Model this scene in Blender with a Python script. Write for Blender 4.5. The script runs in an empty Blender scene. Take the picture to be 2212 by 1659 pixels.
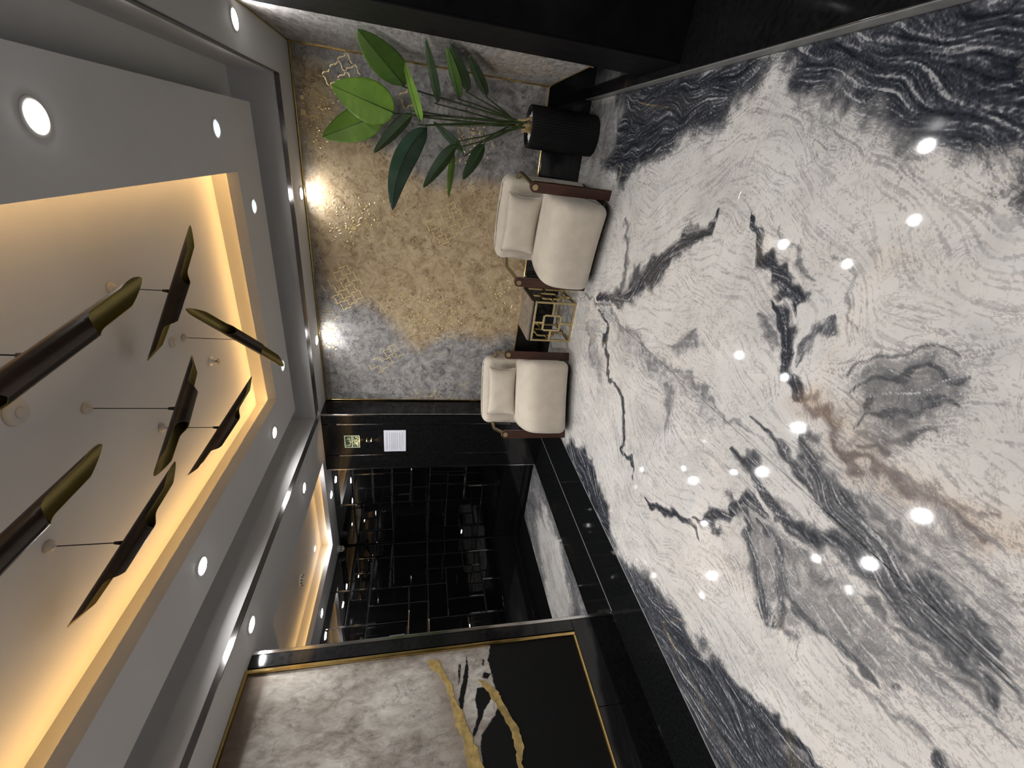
import bpy, bmesh, math, random
import numpy as np
from mathutils import Vector, Matrix

rnd = random.Random(7)
S = bpy.context.scene
COL = S.collection
PI = math.pi

# ---------------------------------------------------------------- camera
# image is 2212x1659, the phone was held upright: world "down" is image right
F_PX = 904.4
YAW, PITCH, ROLL = math.radians(-28.9), math.radians(12.57), math.radians(-0.896)
CAM = Vector((0, 0, 1.5))
fw = Vector((math.sin(YAW)*math.cos(PITCH), math.cos(YAW)*math.cos(PITCH), -math.sin(PITCH)))
r0 = Vector((math.cos(YAW), -math.sin(YAW), 0))
d0 = fw.cross(r0)
cr, sr = math.cos(ROLL), math.sin(ROLL)
c_right = cr*r0 + sr*d0
c_down = -sr*r0 + cr*d0
cam_data = bpy.data.cameras.new('camera')
cam = bpy.data.objects.new('camera', cam_data)
COL.objects.link(cam)
cam_data.sensor_fit = 'HORIZONTAL'
cam_data.sensor_width = 36
cam_data.lens = F_PX/2212*36
cam_data.clip_start = 0.02
m = Matrix((c_down, c_right, -fw)).transposed().to_4x4()
m.translation = CAM
cam.matrix_world = m
S.camera = cam

def ray(x, y):
    u = (1659-y-829.5)/F_PX
    v = (x-1106)/F_PX
    return c_right*u + c_down*v + fw

def on(ax, val, x, y):
    d = ray(x, y); i = 'XYZ'.index(ax)
    return CAM + d*((val-CAM[i])/d[i])

# ---------------------------------------------------------------- world, view
W = bpy.data.worlds.new('world'); S.world = W
W.use_nodes = True
W.node_tree.nodes['Background'].inputs[0].default_value = (0.5, 0.52, 0.56, 1)
W.node_tree.nodes['Background'].inputs[1].default_value = 0.01
S.view_settings.view_transform = 'Standard'
S.view_settings.look = 'None'
S.view_settings.exposure = 0.0
S.view_settings.gamma = 1.0
S.view_settings.use_curve_mapping = False
S.cycles.use_denoising = True
S.cycles.max_bounces = 6
S.cycles.diffuse_bounces = 3
S.cycles.glossy_bounces = 3
S.cycles.use_adaptive_sampling = True
S.cycles.adaptive_threshold = 0.05
S.cycles.sample_clamp_indirect = 6.0
S.cycles.caustics_reflective = True
S.cycles.blur_glossy = 0.5

SPOT_W = 11.0        # watts of one full downlight
COVE_E = 23.0        # emission of the warm strips in the ceiling coves
WHITE = (1.0, 0.98, 0.965)
WARM = (1.0, 0.58, 0.20)

# room measures
XR, XL = 0.54, -2.56          # white marble floor, right and left edge
YB = 4.38                     # back wall
XW = 0.60                     # right wall
Z1, Z2, Z3 = 2.53, 2.685, 2.90
XP = -3.02                    # painting wall
YPE = 1.79                    # its far end
YC, XC0, XC1 = 4.07, -3.43, -2.66
YM, XM = 4.27, -4.95          # black mirror walls
YN = -2.6                     # wall behind the camera

# ---------------------------------------------------------------- node helpers
def new_mat(name):
    mt = bpy.data.materials.new(name); mt.use_nodes = True
    nt = mt.node_tree
    return mt, nt, nt.nodes['Principled BSDF']

def N(nt, typ, **kw):
    n = nt.nodes.new(typ)
    for k, v in kw.items():
        if k == 'inp':
            for kk, vv in v.items(): n.inputs[kk].default_value = vv
        else: setattr(n, k, v)
    return n

def ramp(nt, stops, src=None):
    n = nt.nodes.new('ShaderNodeValToRGB')
    cr_ = n.color_ramp
    while len(cr_.elements) < len(stops): cr_.elements.new(0.5)
    for e, (p, c) in zip(cr_.elements, stops):
        e.position = p
        e.color = (c, c, c, 1) if isinstance(c, (int, float)) else (*c, 1)
    if src is not None: nt.links.new(src, n.inputs[0])
    return n

def mth(nt, op, a, b=None, c=None, clamp=False):
    n = nt.nodes.new('ShaderNodeMath'); n.operation = op; n.use_clamp = clamp
    for i, v in enumerate((a, b, c)):
        if v is None: continue
        if isinstance(v, (int, float)): n.inputs[i].default_value = v
        else: nt.links.new(v, n.inputs[i])
    return n.outputs[0]

def mixc(nt, f, a, b, blend='MIX'):
    n = nt.nodes.new('ShaderNodeMix'); n.data_type = 'RGBA'; n.blend_type = blend
    for i, v in ((0, f), (6, a), (7, b)):
        if isinstance(v, (int, float)): n.inputs[i].default_value = v
        elif isinstance(v, tuple): n.inputs[i].default_value = (*v, 1)
        else: nt.links.new(v, n.inputs[i])
    return n.outputs[2]

def coords(nt, scale=(1, 1, 1), kind='Object', rot=(0, 0, 0)):
    tc = N(nt, 'ShaderNodeTexCoord')
    mp = N(nt, 'ShaderNodeMapping')
    mp.inputs['Scale'].default_value = scale
    mp.inputs['Rotation'].default_value = rot
    nt.links.new(tc.outputs[kind], mp.inputs[0])
    return mp.outputs[0]

def noise(nt, vec, scale, detail=4, rough=.55, dist=0.0):
    n = N(nt, 'ShaderNodeTexNoise', inp={'Scale': scale, 'Detail': detail, 'Roughness': rough, 'Distortion': dist})
    nt.links.new(vec, n.inputs['Vector'])
    return n.outputs[0]

def bump(nt, bsdf, h, strength=.3, dist=.01):
    b = N(nt, 'ShaderNodeBump', inp={'Strength': strength, 'Distance': dist})
    nt.links.new(h, b.inputs['Height'])
    nt.links.new(b.outputs[0], bsdf.inputs['Normal'])

def pmat(name, col, rough=.5, metal=0.0, var=.12, scale=6, spec=None, bmp=0.0, bscale=60, coat=0.0, ior=None, rvar=.06):
    mt, nt, b = new_mat(name)
    v = coords(nt)
    n = noise(nt, v, scale, 5)
    lo = tuple(max(0, c*(1-var)) for c in col); hi = tuple(min(1, c*(1+var)) for c in col)
    r = ramp(nt, [(.3, lo), (.7, hi)], n)
    nt.links.new(r.outputs[0], b.inputs['Base Color'])
    rr = ramp(nt, [(.3, max(0, rough-rvar*rough*2)), (.7, min(1, rough+rvar*rough*2))], n)
    nt.links.new(rr.outputs[0], b.inputs['Roughness'])
    b.inputs['Metallic'].default_value = metal
    if spec is not None: b.inputs['Specular IOR Level'].default_value = spec
    if ior is not None: b.inputs['IOR'].default_value = ior
    if coat: b.inputs['Coat Weight'].default_value = coat
    if bmp: bump(nt, b, noise(nt, v, bscale, 4), bmp, .004)
    return mt

def emat(name, col, strength):
    mt, nt, b = new_mat(name)
    b.inputs['Base Color'].default_value = (.8, .8, .8, 1)
    n = noise(nt, coords(nt), 8, 2)
    r = ramp(nt, [(.2, tuple(c*.97 for c in col)), (.8, col)], n)
    nt.links.new(r.outputs[0], b.inputs['Emission Color'])
    b.inputs['Emission Strength'].default_value = strength
    return mt

# ---------------------------------------------------------------- materials
M = {}
M['paint'] = pmat('ceiling_paint', (.60, .60, .61), .75, var=.02, bmp=.05, bscale=180)
M['paint_white'] = pmat('white_plastic', (.8, .79, .76), .4, var=.03)
M['canopy'] = pmat('frosted_canopy', (.5, .49, .47), .5, var=.05)
M['black'] = pmat('black_granite', (.0075, .0075, .008), .09, var=.4, scale=40, spec=.5)
M['black_wall'] = pmat('black_lacquer', (.006, .006, .007), .16, var=.3, scale=12, spec=.4)
M['black_floor'] = pmat('black_polished_granite', (.006, .0065, .007), .05, var=.5, scale=60, spec=.45)
M['black_satin'] = pmat('black_satin_lacquer', (.003, .003, .004), .55, var=.3, scale=12, spec=.12)
M['joint'] = pmat('mirror_joint', (.028, .028, .028), .5, var=.2)
M['line'] = pmat('brushed_steel_line', (.42, .42, .42), .3, .6, var=.1)
M['grout'] = pmat('dark_joint', (.03, .03, .03), .8, var=.2)
M['chrome'] = pmat('chrome', (.62, .61, .6), .12, 1.0, var=.05)
M['dark_chrome'] = pmat('dark_chrome', (.22, .21, .21), .14, 1.0, var=.1)
M['gold'] = pmat('polished_gold_trim', (.62, .44, .17), .16, 1.0, var=.12, scale=14)
M['brass'] = pmat('satin_brass', (.62, .50, .26), .3, 1.0, var=.08, scale=18)
M['brass_dull'] = pmat('antique_brass', (.34, .28, .17), .34, 1.0, var=.1, scale=18)
M['wood'] = None
M['pot'] = pmat('black_ceramic', (.006, .006, .0065), .5, var=.2, spec=.3)
M['pebble'] = pmat('white_pebble', (.75, .74, .72), .6, var=.1)
M['trunk'] = pmat('dry_husk', (.34, .25, .12), .75, var=.35, scale=25, bmp=.4)
M['tube_out'] = pmat('bronze_black_tube', (.045, .032, .024), .33, .55, var=.3, scale=9)
M['tube_in'] = pmat('gold_leaf_lining', (.24, .19, .06), .45, .7, var=.2, scale=10)
M['cable'] = pmat('black_cable', (.02, .017, .015), .6)
M['lens_on'] = emat('lit_lens', (1, .98, .96), 60)
M['lens_dim'] = emat('dim_lens', (.80, .93, 1), 1.0)
M['led'] = emat('warm_led_strip', WARM, COVE_E)
M['led_sconce'] = emat('warm_sconce_led', (1, .62, .25), 14)
M['paper'] = pmat('paper', (.62, .64, .72), .6, var=.03)
M['ink'] = pmat('grey_ink', (.36, .37, .42), .7)
M['sign_cream'] = pmat('photoluminescent_cream', (.62, .66, .42), .5, var=.04)
M['sign_green'] = pmat('sign_dark_green', (.03, .055, .03), .5)
M['detector'] = pmat('detector_slot', (.06, .06, .06), .6)
M['foot'] = pmat('black_foot', (.015, .013, .012), .5)

def wood_mat():
    mt, nt, b = new_mat('reddish_walnut')
    v = coords(nt, (18, 18, 1.6))
    n = noise(nt, v, 3.0, 6, .6, .6)
    r = ramp(nt, [(.25, (.028, .009, .005)), (.6, (.065, .022, .012)), (.85, (.095, .036, .02))], n)
    nt.links.new(r.outputs[0], b.inputs['Base Color'])
    b.inputs['Roughness'].default_value = .42
    return mt
M['wood'] = wood_mat()

def fabric_mat():
    mt, nt, b = new_mat('cream_boucle_fabric')
    v = coords(nt)
    n = noise(nt, v, 9, 4); f = noise(nt, v, 420, 3, .7)
    c = ramp(nt, [(.3, (.56, .50, .415)), (.7, (.64, .575, .485))], n)
    c2 = ramp(nt, [(.35, .78), (.65, 1.0)], f)
    nt.links.new(mixc(nt, 1.0, c.outputs[0], c2.outputs[0], 'MULTIPLY'), b.inputs['Base Color'])
    b.inputs['Roughness'].default_value = .95
    b.inputs['Specular IOR Level'].default_value = .15
    b.inputs['Sheen Weight'].default_value = .25
    bump(nt, b, f, .35, .003)
    return mt
M['fabric'] = fabric_mat()

def mirror_mat():
    mt, nt, b = new_mat('black_mirror_glass')
    v = coords(nt)
    n = noise(nt, v, 5, 3)
    r = ramp(nt, [(.3, (.0015, .0015, .0017)), (.7, (.003, .003, .0033))], n)
    nt.links.new(r.outputs[0], b.inputs['Base Color'])
    b.inputs['Roughness'].default_value = .012
    b.inputs['IOR'].default_value = 2.3
    bump(nt, b, noise(nt, v, 5, 1), .03, .02)
    return mt
M['mirror'] = mirror_mat()

def marble_mat(name='bookmatched_white_marble'):
    mt, nt, b = new_mat(name)
    at = lambda a: N(nt, 'ShaderNodeAttribute', attribute_name=a).outputs['Fac']
    dk, vn, wm, depth = at('dark'), at('vein'), at('warm'), at('depth')
    v = coords(nt)
    n1 = noise(nt, v, 2.6, 5, .62, .6)
    n2 = noise(nt, v, 13, 6, .72, 1.0)
    n3 = noise(nt, v, 48, 4, .7, .8)
    n4 = noise(nt, v, 150, 2, .7, .3)
    off = lambda n, k: mth(nt, 'MULTIPLY', mth(nt, 'SUBTRACT', n, .5), k)
    add = lambda *q: q[0] if len(q) == 1 else mth(nt, 'ADD', q[0], add(*q[1:]))
    # dark bodies with ragged, fragmented edges
    e = add(dk, off(n2, .85), off(vn, .95), off(n3, .65))
    body = ramp(nt, [(.34, 0.0), (.50, .45), (.62, .8), (.80, 1.0)], e).outputs[0]
    # pale field
    pale = ramp(nt, [(.28, (.47, .462, .45)), (.5, (.60, .59, .575)), (.75, (.69, .68, .665))], n1).outputs[0]
    tint = ramp(nt, [(.45, 0.0), (.7, .35)], noise(nt, v, 1.3, 4, .6, .3)).outputs[0]
    pale = mixc(nt, tint, pale, (.70, .62, .55))
    pale = mixc(nt, mth(nt, 'MULTIPLY', wm, .5), pale, (.50, .38, .29))
    fine = add(mth(nt, 'MULTIPLY', vn, .62), mth(nt, 'MULTIPLY', n3, .38))
    thin = ramp(nt, [(.30, 1.0), (.42, .75), (.47, 0.0)], fine).outputs[0]
    k = add(mth(nt, 'MULTIPLY', ramp(nt, [(.36, .16), (.62, .9)], n2).outputs[0], .85), mth(nt, 'MULTIPLY', dk, 1.1))
    thin = mth(nt, 'MULTIPLY', thin, k, clamp=True)
    c = mixc(nt, mth(nt, 'MULTIPLY', thin, .85), pale, (.21, .205, .215))
    crack = mth(nt, 'ABSOLUTE', mth(nt, 'SUBTRACT', noise(nt, v, 6.5, 6, .66, 1.9), .5))
    crack = ramp(nt, [(.0, .9), (.006, .6), (.018, 0.0)], crack).outputs[0]
    crack = mth(nt, 'MULTIPLY', crack, ramp(nt, [(.38, 0.0), (.54, .95)], noise(nt, v, 3.6, 5, .6)).outputs[0])
    c = mixc(nt, mth(nt, 'MULTIPLY', crack, .7), c, (.24, .21, .195))
    # dark stone
    dl = add(mth(nt, 'MULTIPLY', vn, .60), mth(nt, 'MULTIPLY', n3, .30), mth(nt, 'MULTIPLY', n4, .14))
    dcol = ramp(nt, [(.34, (.012, .014, .019)), (.52, (.036, .040, .050)), (.62, (.095, .10, .115)), (.72, (.34, .34, .35))], dl).outputs[0]
    lcol = ramp(nt, [(.36, (.075, .08, .09)), (.52, (.19, .195, .205)), (.64, (.36, .36, .365)), (.74, (.60, .59, .58))], dl).outputs[0]
    dcol = mixc(nt, depth, lcol, dcol)
    dcol = mixc(nt, mth(nt, 'MULTIPLY', wm, .45), dcol, (.20, .135, .10))
    c = mixc(nt, body, c, dcol)
    nt.links.new(c, b.inputs['Base Color'])
    b.inputs['Roughness'].default_value = .045
    b.inputs['Specular IOR Level'].default_value = .5
    return mt
M['marble'] = marble_mat()

def mural_mat(name, streak=False):
    mt, nt, b = new_mat(name)
    g = N(nt, 'ShaderNodeAttribute', attribute_name='gold').outputs['Fac']
    v = coords(nt, (1, 1, 3.5) if streak else (1, 1, 1))
    n1 = noise(nt, v, 1.7, 8, .6, .5)
    n2 = noise(nt, v, 9, 10, .72, .8)
    n3 = noise(nt, v, 26, 8, .7, 1.2)
    gm = ramp(nt, [(.30, 0.0), (.72, 1.0)], mth(nt, 'ADD', g, mth(nt, 'MULTIPLY', mth(nt, 'SUBTRACT', n1, .5), .9))).outputs[0]
    gold = ramp(nt, [(.30, (.22, .14, .07)), (.44, (.42, .31, .18)), (.58, (.55, .43, .27)), (.75, (.64, .53, .37))], n2).outputs[0]
    grey = ramp(nt, [(.30, (.07, .067, .067)), (.44, (.23, .22, .218)), (.58, (.37, .36, .352)), (.75, (.50, .49, .48))], n2).outputs[0]
    c = mixc(nt, gm, grey, gold)
    pit = ramp(nt, [(.36, 1.0), (.45, 0.0)], n3).outputs[0]
    patch = ramp(nt, [(.42, 0.0), (.54, 1.0)], noise(nt, v, 4.2, 5, .6, .4)).outputs[0]
    pit = mth(nt, 'MULTIPLY', pit, patch)
    c = mixc(nt, mth(nt, 'MULTIPLY', pit, .75), c, mixc(nt, gm, (.055, .05, .05), (.14, .075, .03)))
    nt.links.new(c, b.inputs['Base Color'])
    b.inputs['Roughness'].default_value = .55
    nt.links.new(mth(nt, 'MULTIPLY', gm, .08), b.inputs['Metallic'])
    bump(nt, b, mth(nt, 'SUBTRACT', mth(nt, 'MULTIPLY', n3, .8), pit), .5, .012)
    return mt
M['mural'] = mural_mat('textured_plaster_mural')
M['mural_side'] = mural_mat('streaked_plaster_mural', True)

def painting_mat():
    mt, nt, b = new_mat('abstract_painting')
    k = N(nt, 'ShaderNodeAttribute', attribute_name='black').outputs['Fac']
    w = N(nt, 'ShaderNodeAttribute', attribute_name='brown').outputs['Fac']  # brown paint, plus the shade painted in along the top
    v = coords(nt)
    n1 = noise(nt, coords(nt, (1, 1, .6)), 3.2, 9, .62, .7)
    n2 = noise(nt, v, 11, 9, .7, 1.0)
    n3 = noise(nt, coords(nt, (1, 2.2, 1), rot=(.6, 0, 0)), 9, 11, .74, .5)
    c = ramp(nt, [(.36, (.13, .115, .105)), (.45, (.26, .235, .21)), (.54, (.40, .38, .35)), (.64, (.54, .535, .50))], mth(nt, 'ADD', mth(nt, 'MULTIPLY', n1, .5), mth(nt, 'MULTIPLY', n3, .5))).outputs[0]
    big = ramp(nt, [(.3, (.62, .59, .56)), (.65, (1, 1, 1))], noise(nt, v, 1.6, 3, .5, .4)).outputs[0]
    c = mixc(nt, 1.0, c, big, 'MULTIPLY')
    crack = ramp(nt, [(.36, 1.0), (.44, 0.0)], n2).outputs[0]
    c = mixc(nt, mth(nt, 'MULTIPLY', crack, .6), c, (.12, .105, .09))
    wb = ramp(nt, [(.35, 0.0), (.7, 1.0)], mth(nt, 'ADD', w, mth(nt, 'MULTIPLY', mth(nt, 'SUBTRACT', n1, .5), .8))).outputs[0]
    c = mixc(nt, mth(nt, 'MULTIPLY', wb, .8), c, (.17, .13, .10))
    kb = ramp(nt, [(.46, 0.0), (.54, 1.0)], mth(nt, 'ADD', k, mth(nt, 'MULTIPLY', mth(nt, 'SUBTRACT', n3, .5), .5))).outputs[0]
    c = mixc(nt, kb, c, (.009, .009, .009))
    nt.links.new(c, b.inputs['Base Color'])
    b.inputs['Roughness'].default_value = .75
    b.inputs['Specular IOR Level'].default_value = .06
    bump(nt, b, n2, .35, .008)
    return mt
M['painting'] = painting_mat()

def leaf_mat(name, c0, c1, rough=.35):
    mt, nt, b = new_mat(name)
    uv = N(nt, 'ShaderNodeUVMap').outputs[0]
    wv = N(nt, 'ShaderNodeTexWave', inp={'Scale': 9.0, 'Distortion': .6, 'Detail': 2.0})
    nt.links.new(uv, wv.inputs['Vector'])
    n = noise(nt, coords(nt), 7, 4)
    c = ramp(nt, [(.3, c0), (.7, c1)], mth(nt, 'ADD', mth(nt, 'MULTIPLY', n, .75), mth(nt, 'MULTIPLY', wv.outputs[0], .2)))
    nt.links.new(c.outputs[0], b.inputs['Base Color'])
    b.inputs['Roughness'].default_value = rough
    b.inputs['Subsurface Weight'].default_value = 0.0
    b.inputs['Transmission Weight'].default_value = 0.0
    bump(nt, b, wv.outputs[0], .35, .004)
    return mt
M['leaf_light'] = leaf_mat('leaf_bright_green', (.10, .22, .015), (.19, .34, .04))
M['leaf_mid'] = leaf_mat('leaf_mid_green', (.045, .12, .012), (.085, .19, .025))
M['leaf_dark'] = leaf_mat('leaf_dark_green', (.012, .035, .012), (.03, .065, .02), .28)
M['leaf_gloss'] = leaf_mat('leaf_glossy_dark', (.02, .05, .03), (.045, .085, .06), .2)  # bluish tone puts the cool lamp's sheen into the leaf colour
M['stem'] = pmat('green_petiole', (.03, .048, .012), .45, var=.4, scale=5)

def tabletop_mat():
    mt, nt, b = new_mat('grey_brown_marble_top')
    v = coords(nt)
    n = noise(nt, v, 6, 9, .65, 1.2)
    h = ramp(nt, [(0, 1.0), (.015, .4), (.03, 0)], mth(nt, 'ABSOLUTE', mth(nt, 'SUBTRACT', noise(nt, v, 5, 6, .6, 1.5), .5))).outputs[0]
    c = ramp(nt, [(.3, (.12, .095, .075)), (.7, (.24, .20, .165))], n).outputs[0]
    nt.links.new(mixc(nt, mth(nt, 'MULTIPLY', h, .3), c, (.4, .36, .31)), b.inputs['Base Color'])
    b.inputs['Roughness'].default_value = .12
    return mt
M['tabletop'] = tabletop_mat()

# ---------------------------------------------------------------- mesh helpers
def tag(o, label=None, cat=None, group=None, kind=None):
    if label: o['label'] = label
    if cat: o['category'] = cat
    if group: o['group'] = group
    if kind: o['kind'] = kind
    return o

def empty(name, loc=(0, 0, 0), rz=0.0):
    o = bpy.data.objects.new(name, None); COL.objects.link(o)
    o.empty_display_size = .1
    o.location = loc; o.rotation_euler = (0, 0, rz)
    return o

class MB:
    def __init__(s): s.v = []; s.f = []; s.m = []; s.s = []
    def add(s, vs, fs, mi=0, smooth=False):
        k = len(s.v); s.v += [tuple(p) for p in vs]
        for f in fs: s.f.append([i+k for i in f]); s.m.append(mi); s.s.append(smooth)
        return s
    def box(s, x0, x1, y0, y1, z0, z1, mi=0, b=0.0):
        if b <= 0:
            vs = [(x, y, z) for z in (z0, z1) for y in (y0, y1) for x in (x0, x1)]
            fs = [(0, 2, 3, 1), (4, 5, 7, 6), (0, 1, 5, 4), (2, 6, 7, 3), (0, 4, 6, 2), (1, 3, 7, 5)]
            return s.add(vs, fs, mi)
        b = min(b, (x1-x0)*.45, (y1-y0)*.45, (z1-z0)*.45)
        c = ((x0+x1)/2, (y0+y1)/2, (z0+z1)/2); h = ((x1-x0)/2, (y1-y0)/2, (z1-z0)/2)
        bm = bmesh.new(); bmesh.ops.create_cube(bm, size=2)
        for v in bm.verts: v.co = Vector([c[i]+v.co[i]*h[i] for i in range(3)])
        bmesh.ops.bevel(bm, geom=list(bm.edges), offset=b, segments=2, profile=.5, affect='EDGES')
        bm.verts.index_update()
        s.add([v.co for v in bm.verts], [[v.index for v in f.verts] for f in bm.faces], mi)
        bm.free(); return s
    def tube(s, pts, rad, n=10, mi=0, cap=True, smooth=True):
        pts = [Vector(p) for p in pts]
        rads = rad if isinstance(rad, (list, tuple)) else [rad]*len(pts)
        rings = []; up = None
        for i, p in enumerate(pts):
            t = (pts[min(i+1, len(pts)-1)]-pts[max(i-1, 0)]).normalized()
            if up is None:
                up = Vector((0, 0, 1)) if abs(t.z) < .9 else Vector((1, 0, 0))
            a = (up - t*up.dot(t)).normalized(); up = a; b_ = t.cross(a)
            rings.append([p + (a*math.cos(2*PI*j/n)+b_*math.sin(2*PI*j/n))*rads[i] for j in range(n)])
        vs = [q for r in rings for q in r]
        fs = [(i*n+j, i*n+(j+1) % n, (i+1)*n+(j+1) % n, (i+1)*n+j) for i in range(len(pts)-1) for j in range(n)]
        s.add(vs, fs, mi, smooth)
        if cap:
            k = len(s.v)-len(vs)
            s.f.append([k+j for j in range(n)][::-1]); s.m.append(mi); s.s.append(False)
            s.f.append([k+(len(pts)-1)*n+j for j in range(n)]); s.m.append(mi); s.s.append(False)
        return s
    def lathe(s, prof, n=32, c=(0, 0, 0), mi=0, smooth=True):
        vs = [(c[0]+r*math.cos(2*PI*j/n), c[1]+r*math.sin(2*PI*j/n), c[2]+z) for r, z in prof for j in range(n)]
        fs = [(i*n+j, i*n+(j+1) % n, (i+1)*n+(j+1) % n, (i+1)*n+j) for i in range(len(prof)-1) for j in range(n)]
        s.add(vs, fs, mi, smooth)
        k = len(s.v)-len(vs)
        s.f.append([k+j for j in range(n)][::-1]); s.m.append(mi); s.s.append(False)
        s.f.append([k+(len(prof)-1)*n+j for j in range(n)]); s.m.append(mi); s.s.append(False)
        return s
    def build(s, name, mats, parent=None, fix=True):
        me = bpy.data.meshes.new(name)
        me.from_pydata(s.v, [], s.f)
        mats = mats if isinstance(mats, (list, tuple)) else [mats]
        for mt in mats: me.materials.append(M[mt] if isinstance(mt, str) else mt)
        me.polygons.foreach_set('material_index', s.m)
        me.polygons.foreach_set('use_smooth', s.s)
        if fix:
            bm = bmesh.new(); bm.from_mesh(me)
            bmesh.ops.recalc_face_normals(bm, faces=bm.faces)
            bm.to_mesh(me); bm.free()
        me.update()
        o = bpy.data.objects.new(name, me); COL.objects.link(o)
        if parent is not None: o.parent = parent
        return o

def bx(name, x0, x1, y0, y1, z0, z1, mat, parent=None, b=0.0):
    return MB().box(min(x0, x1), max(x0, x1), min(y0, y1), max(y0, y1), min(z0, z1), max(z0, z1), 0, b).build(name, mat, parent)

def structure(o): return tag(o, kind='structure')

def spline(pts, n=8, closed=True):
    out = []; L = len(pts)
    rng = range(L) if closed else range(L-1)
    for i in rng:
        p = [Vector(pts[(i+k-1) % L]) if closed else Vector(pts[max(0, min(L-1, i+k-1))]) for k in range(4)]
        for j in range(n):
            t = j/n
            out.append(.5*((2*p[1])+(p[2]-p[0])*t+(2*p[0]-5*p[1]+4*p[2]-p[3])*t*t+(3*p[1]-p[0]-3*p[2]+p[3])*t*t*t))
    if not closed: out.append(Vector(pts[-1]))
    return out

def loft(profile, stations, mapf):
    """closed 2-D profile swept over stations (t, inset, (du, dv)); mapf(u, v, t) gives the point"""
    P = [Vector(p) for p in profile]; n = len(P)
    area = sum(P[i].x*P[(i+1) % n].y-P[(i+1) % n].x*P[i].y for i in range(n))
    sg = 1 if area > 0 else -1
    nor = []
    for i in range(n):
        t = (P[(i+1) % n]-P[i-1]).normalized(); nor.append(Vector((-t.y, t.x))*sg)
    vs = []
    for t, ins, sh in stations:
        for p, q in zip(P, nor):
            w = p+q*ins; vs.append(mapf(w.x+sh[0], w.y+sh[1], t))
    k = len(stations)
    fs = [(i*n+j, i*n+(j+1) % n, (i+1)*n+(j+1) % n, (i+1)*n+j) for i in range(k-1) for j in range(n)]
    for r in (0, k-1):
        c = sum((Vector(vs[r*n+j]) for j in range(n)), Vector())/n
        vs.append(tuple(c)); ci = len(vs)-1
        fs += [(r*n+j, r*n+(j+1) % n, ci) for j in range(n)]
    return vs, fs

# ---------------------------------------------------------------- floor: stone field sampled on the slabs
def px_floor(pts): return np.array([tuple(on('Z', 0, *p))[:2] for p in pts])

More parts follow.
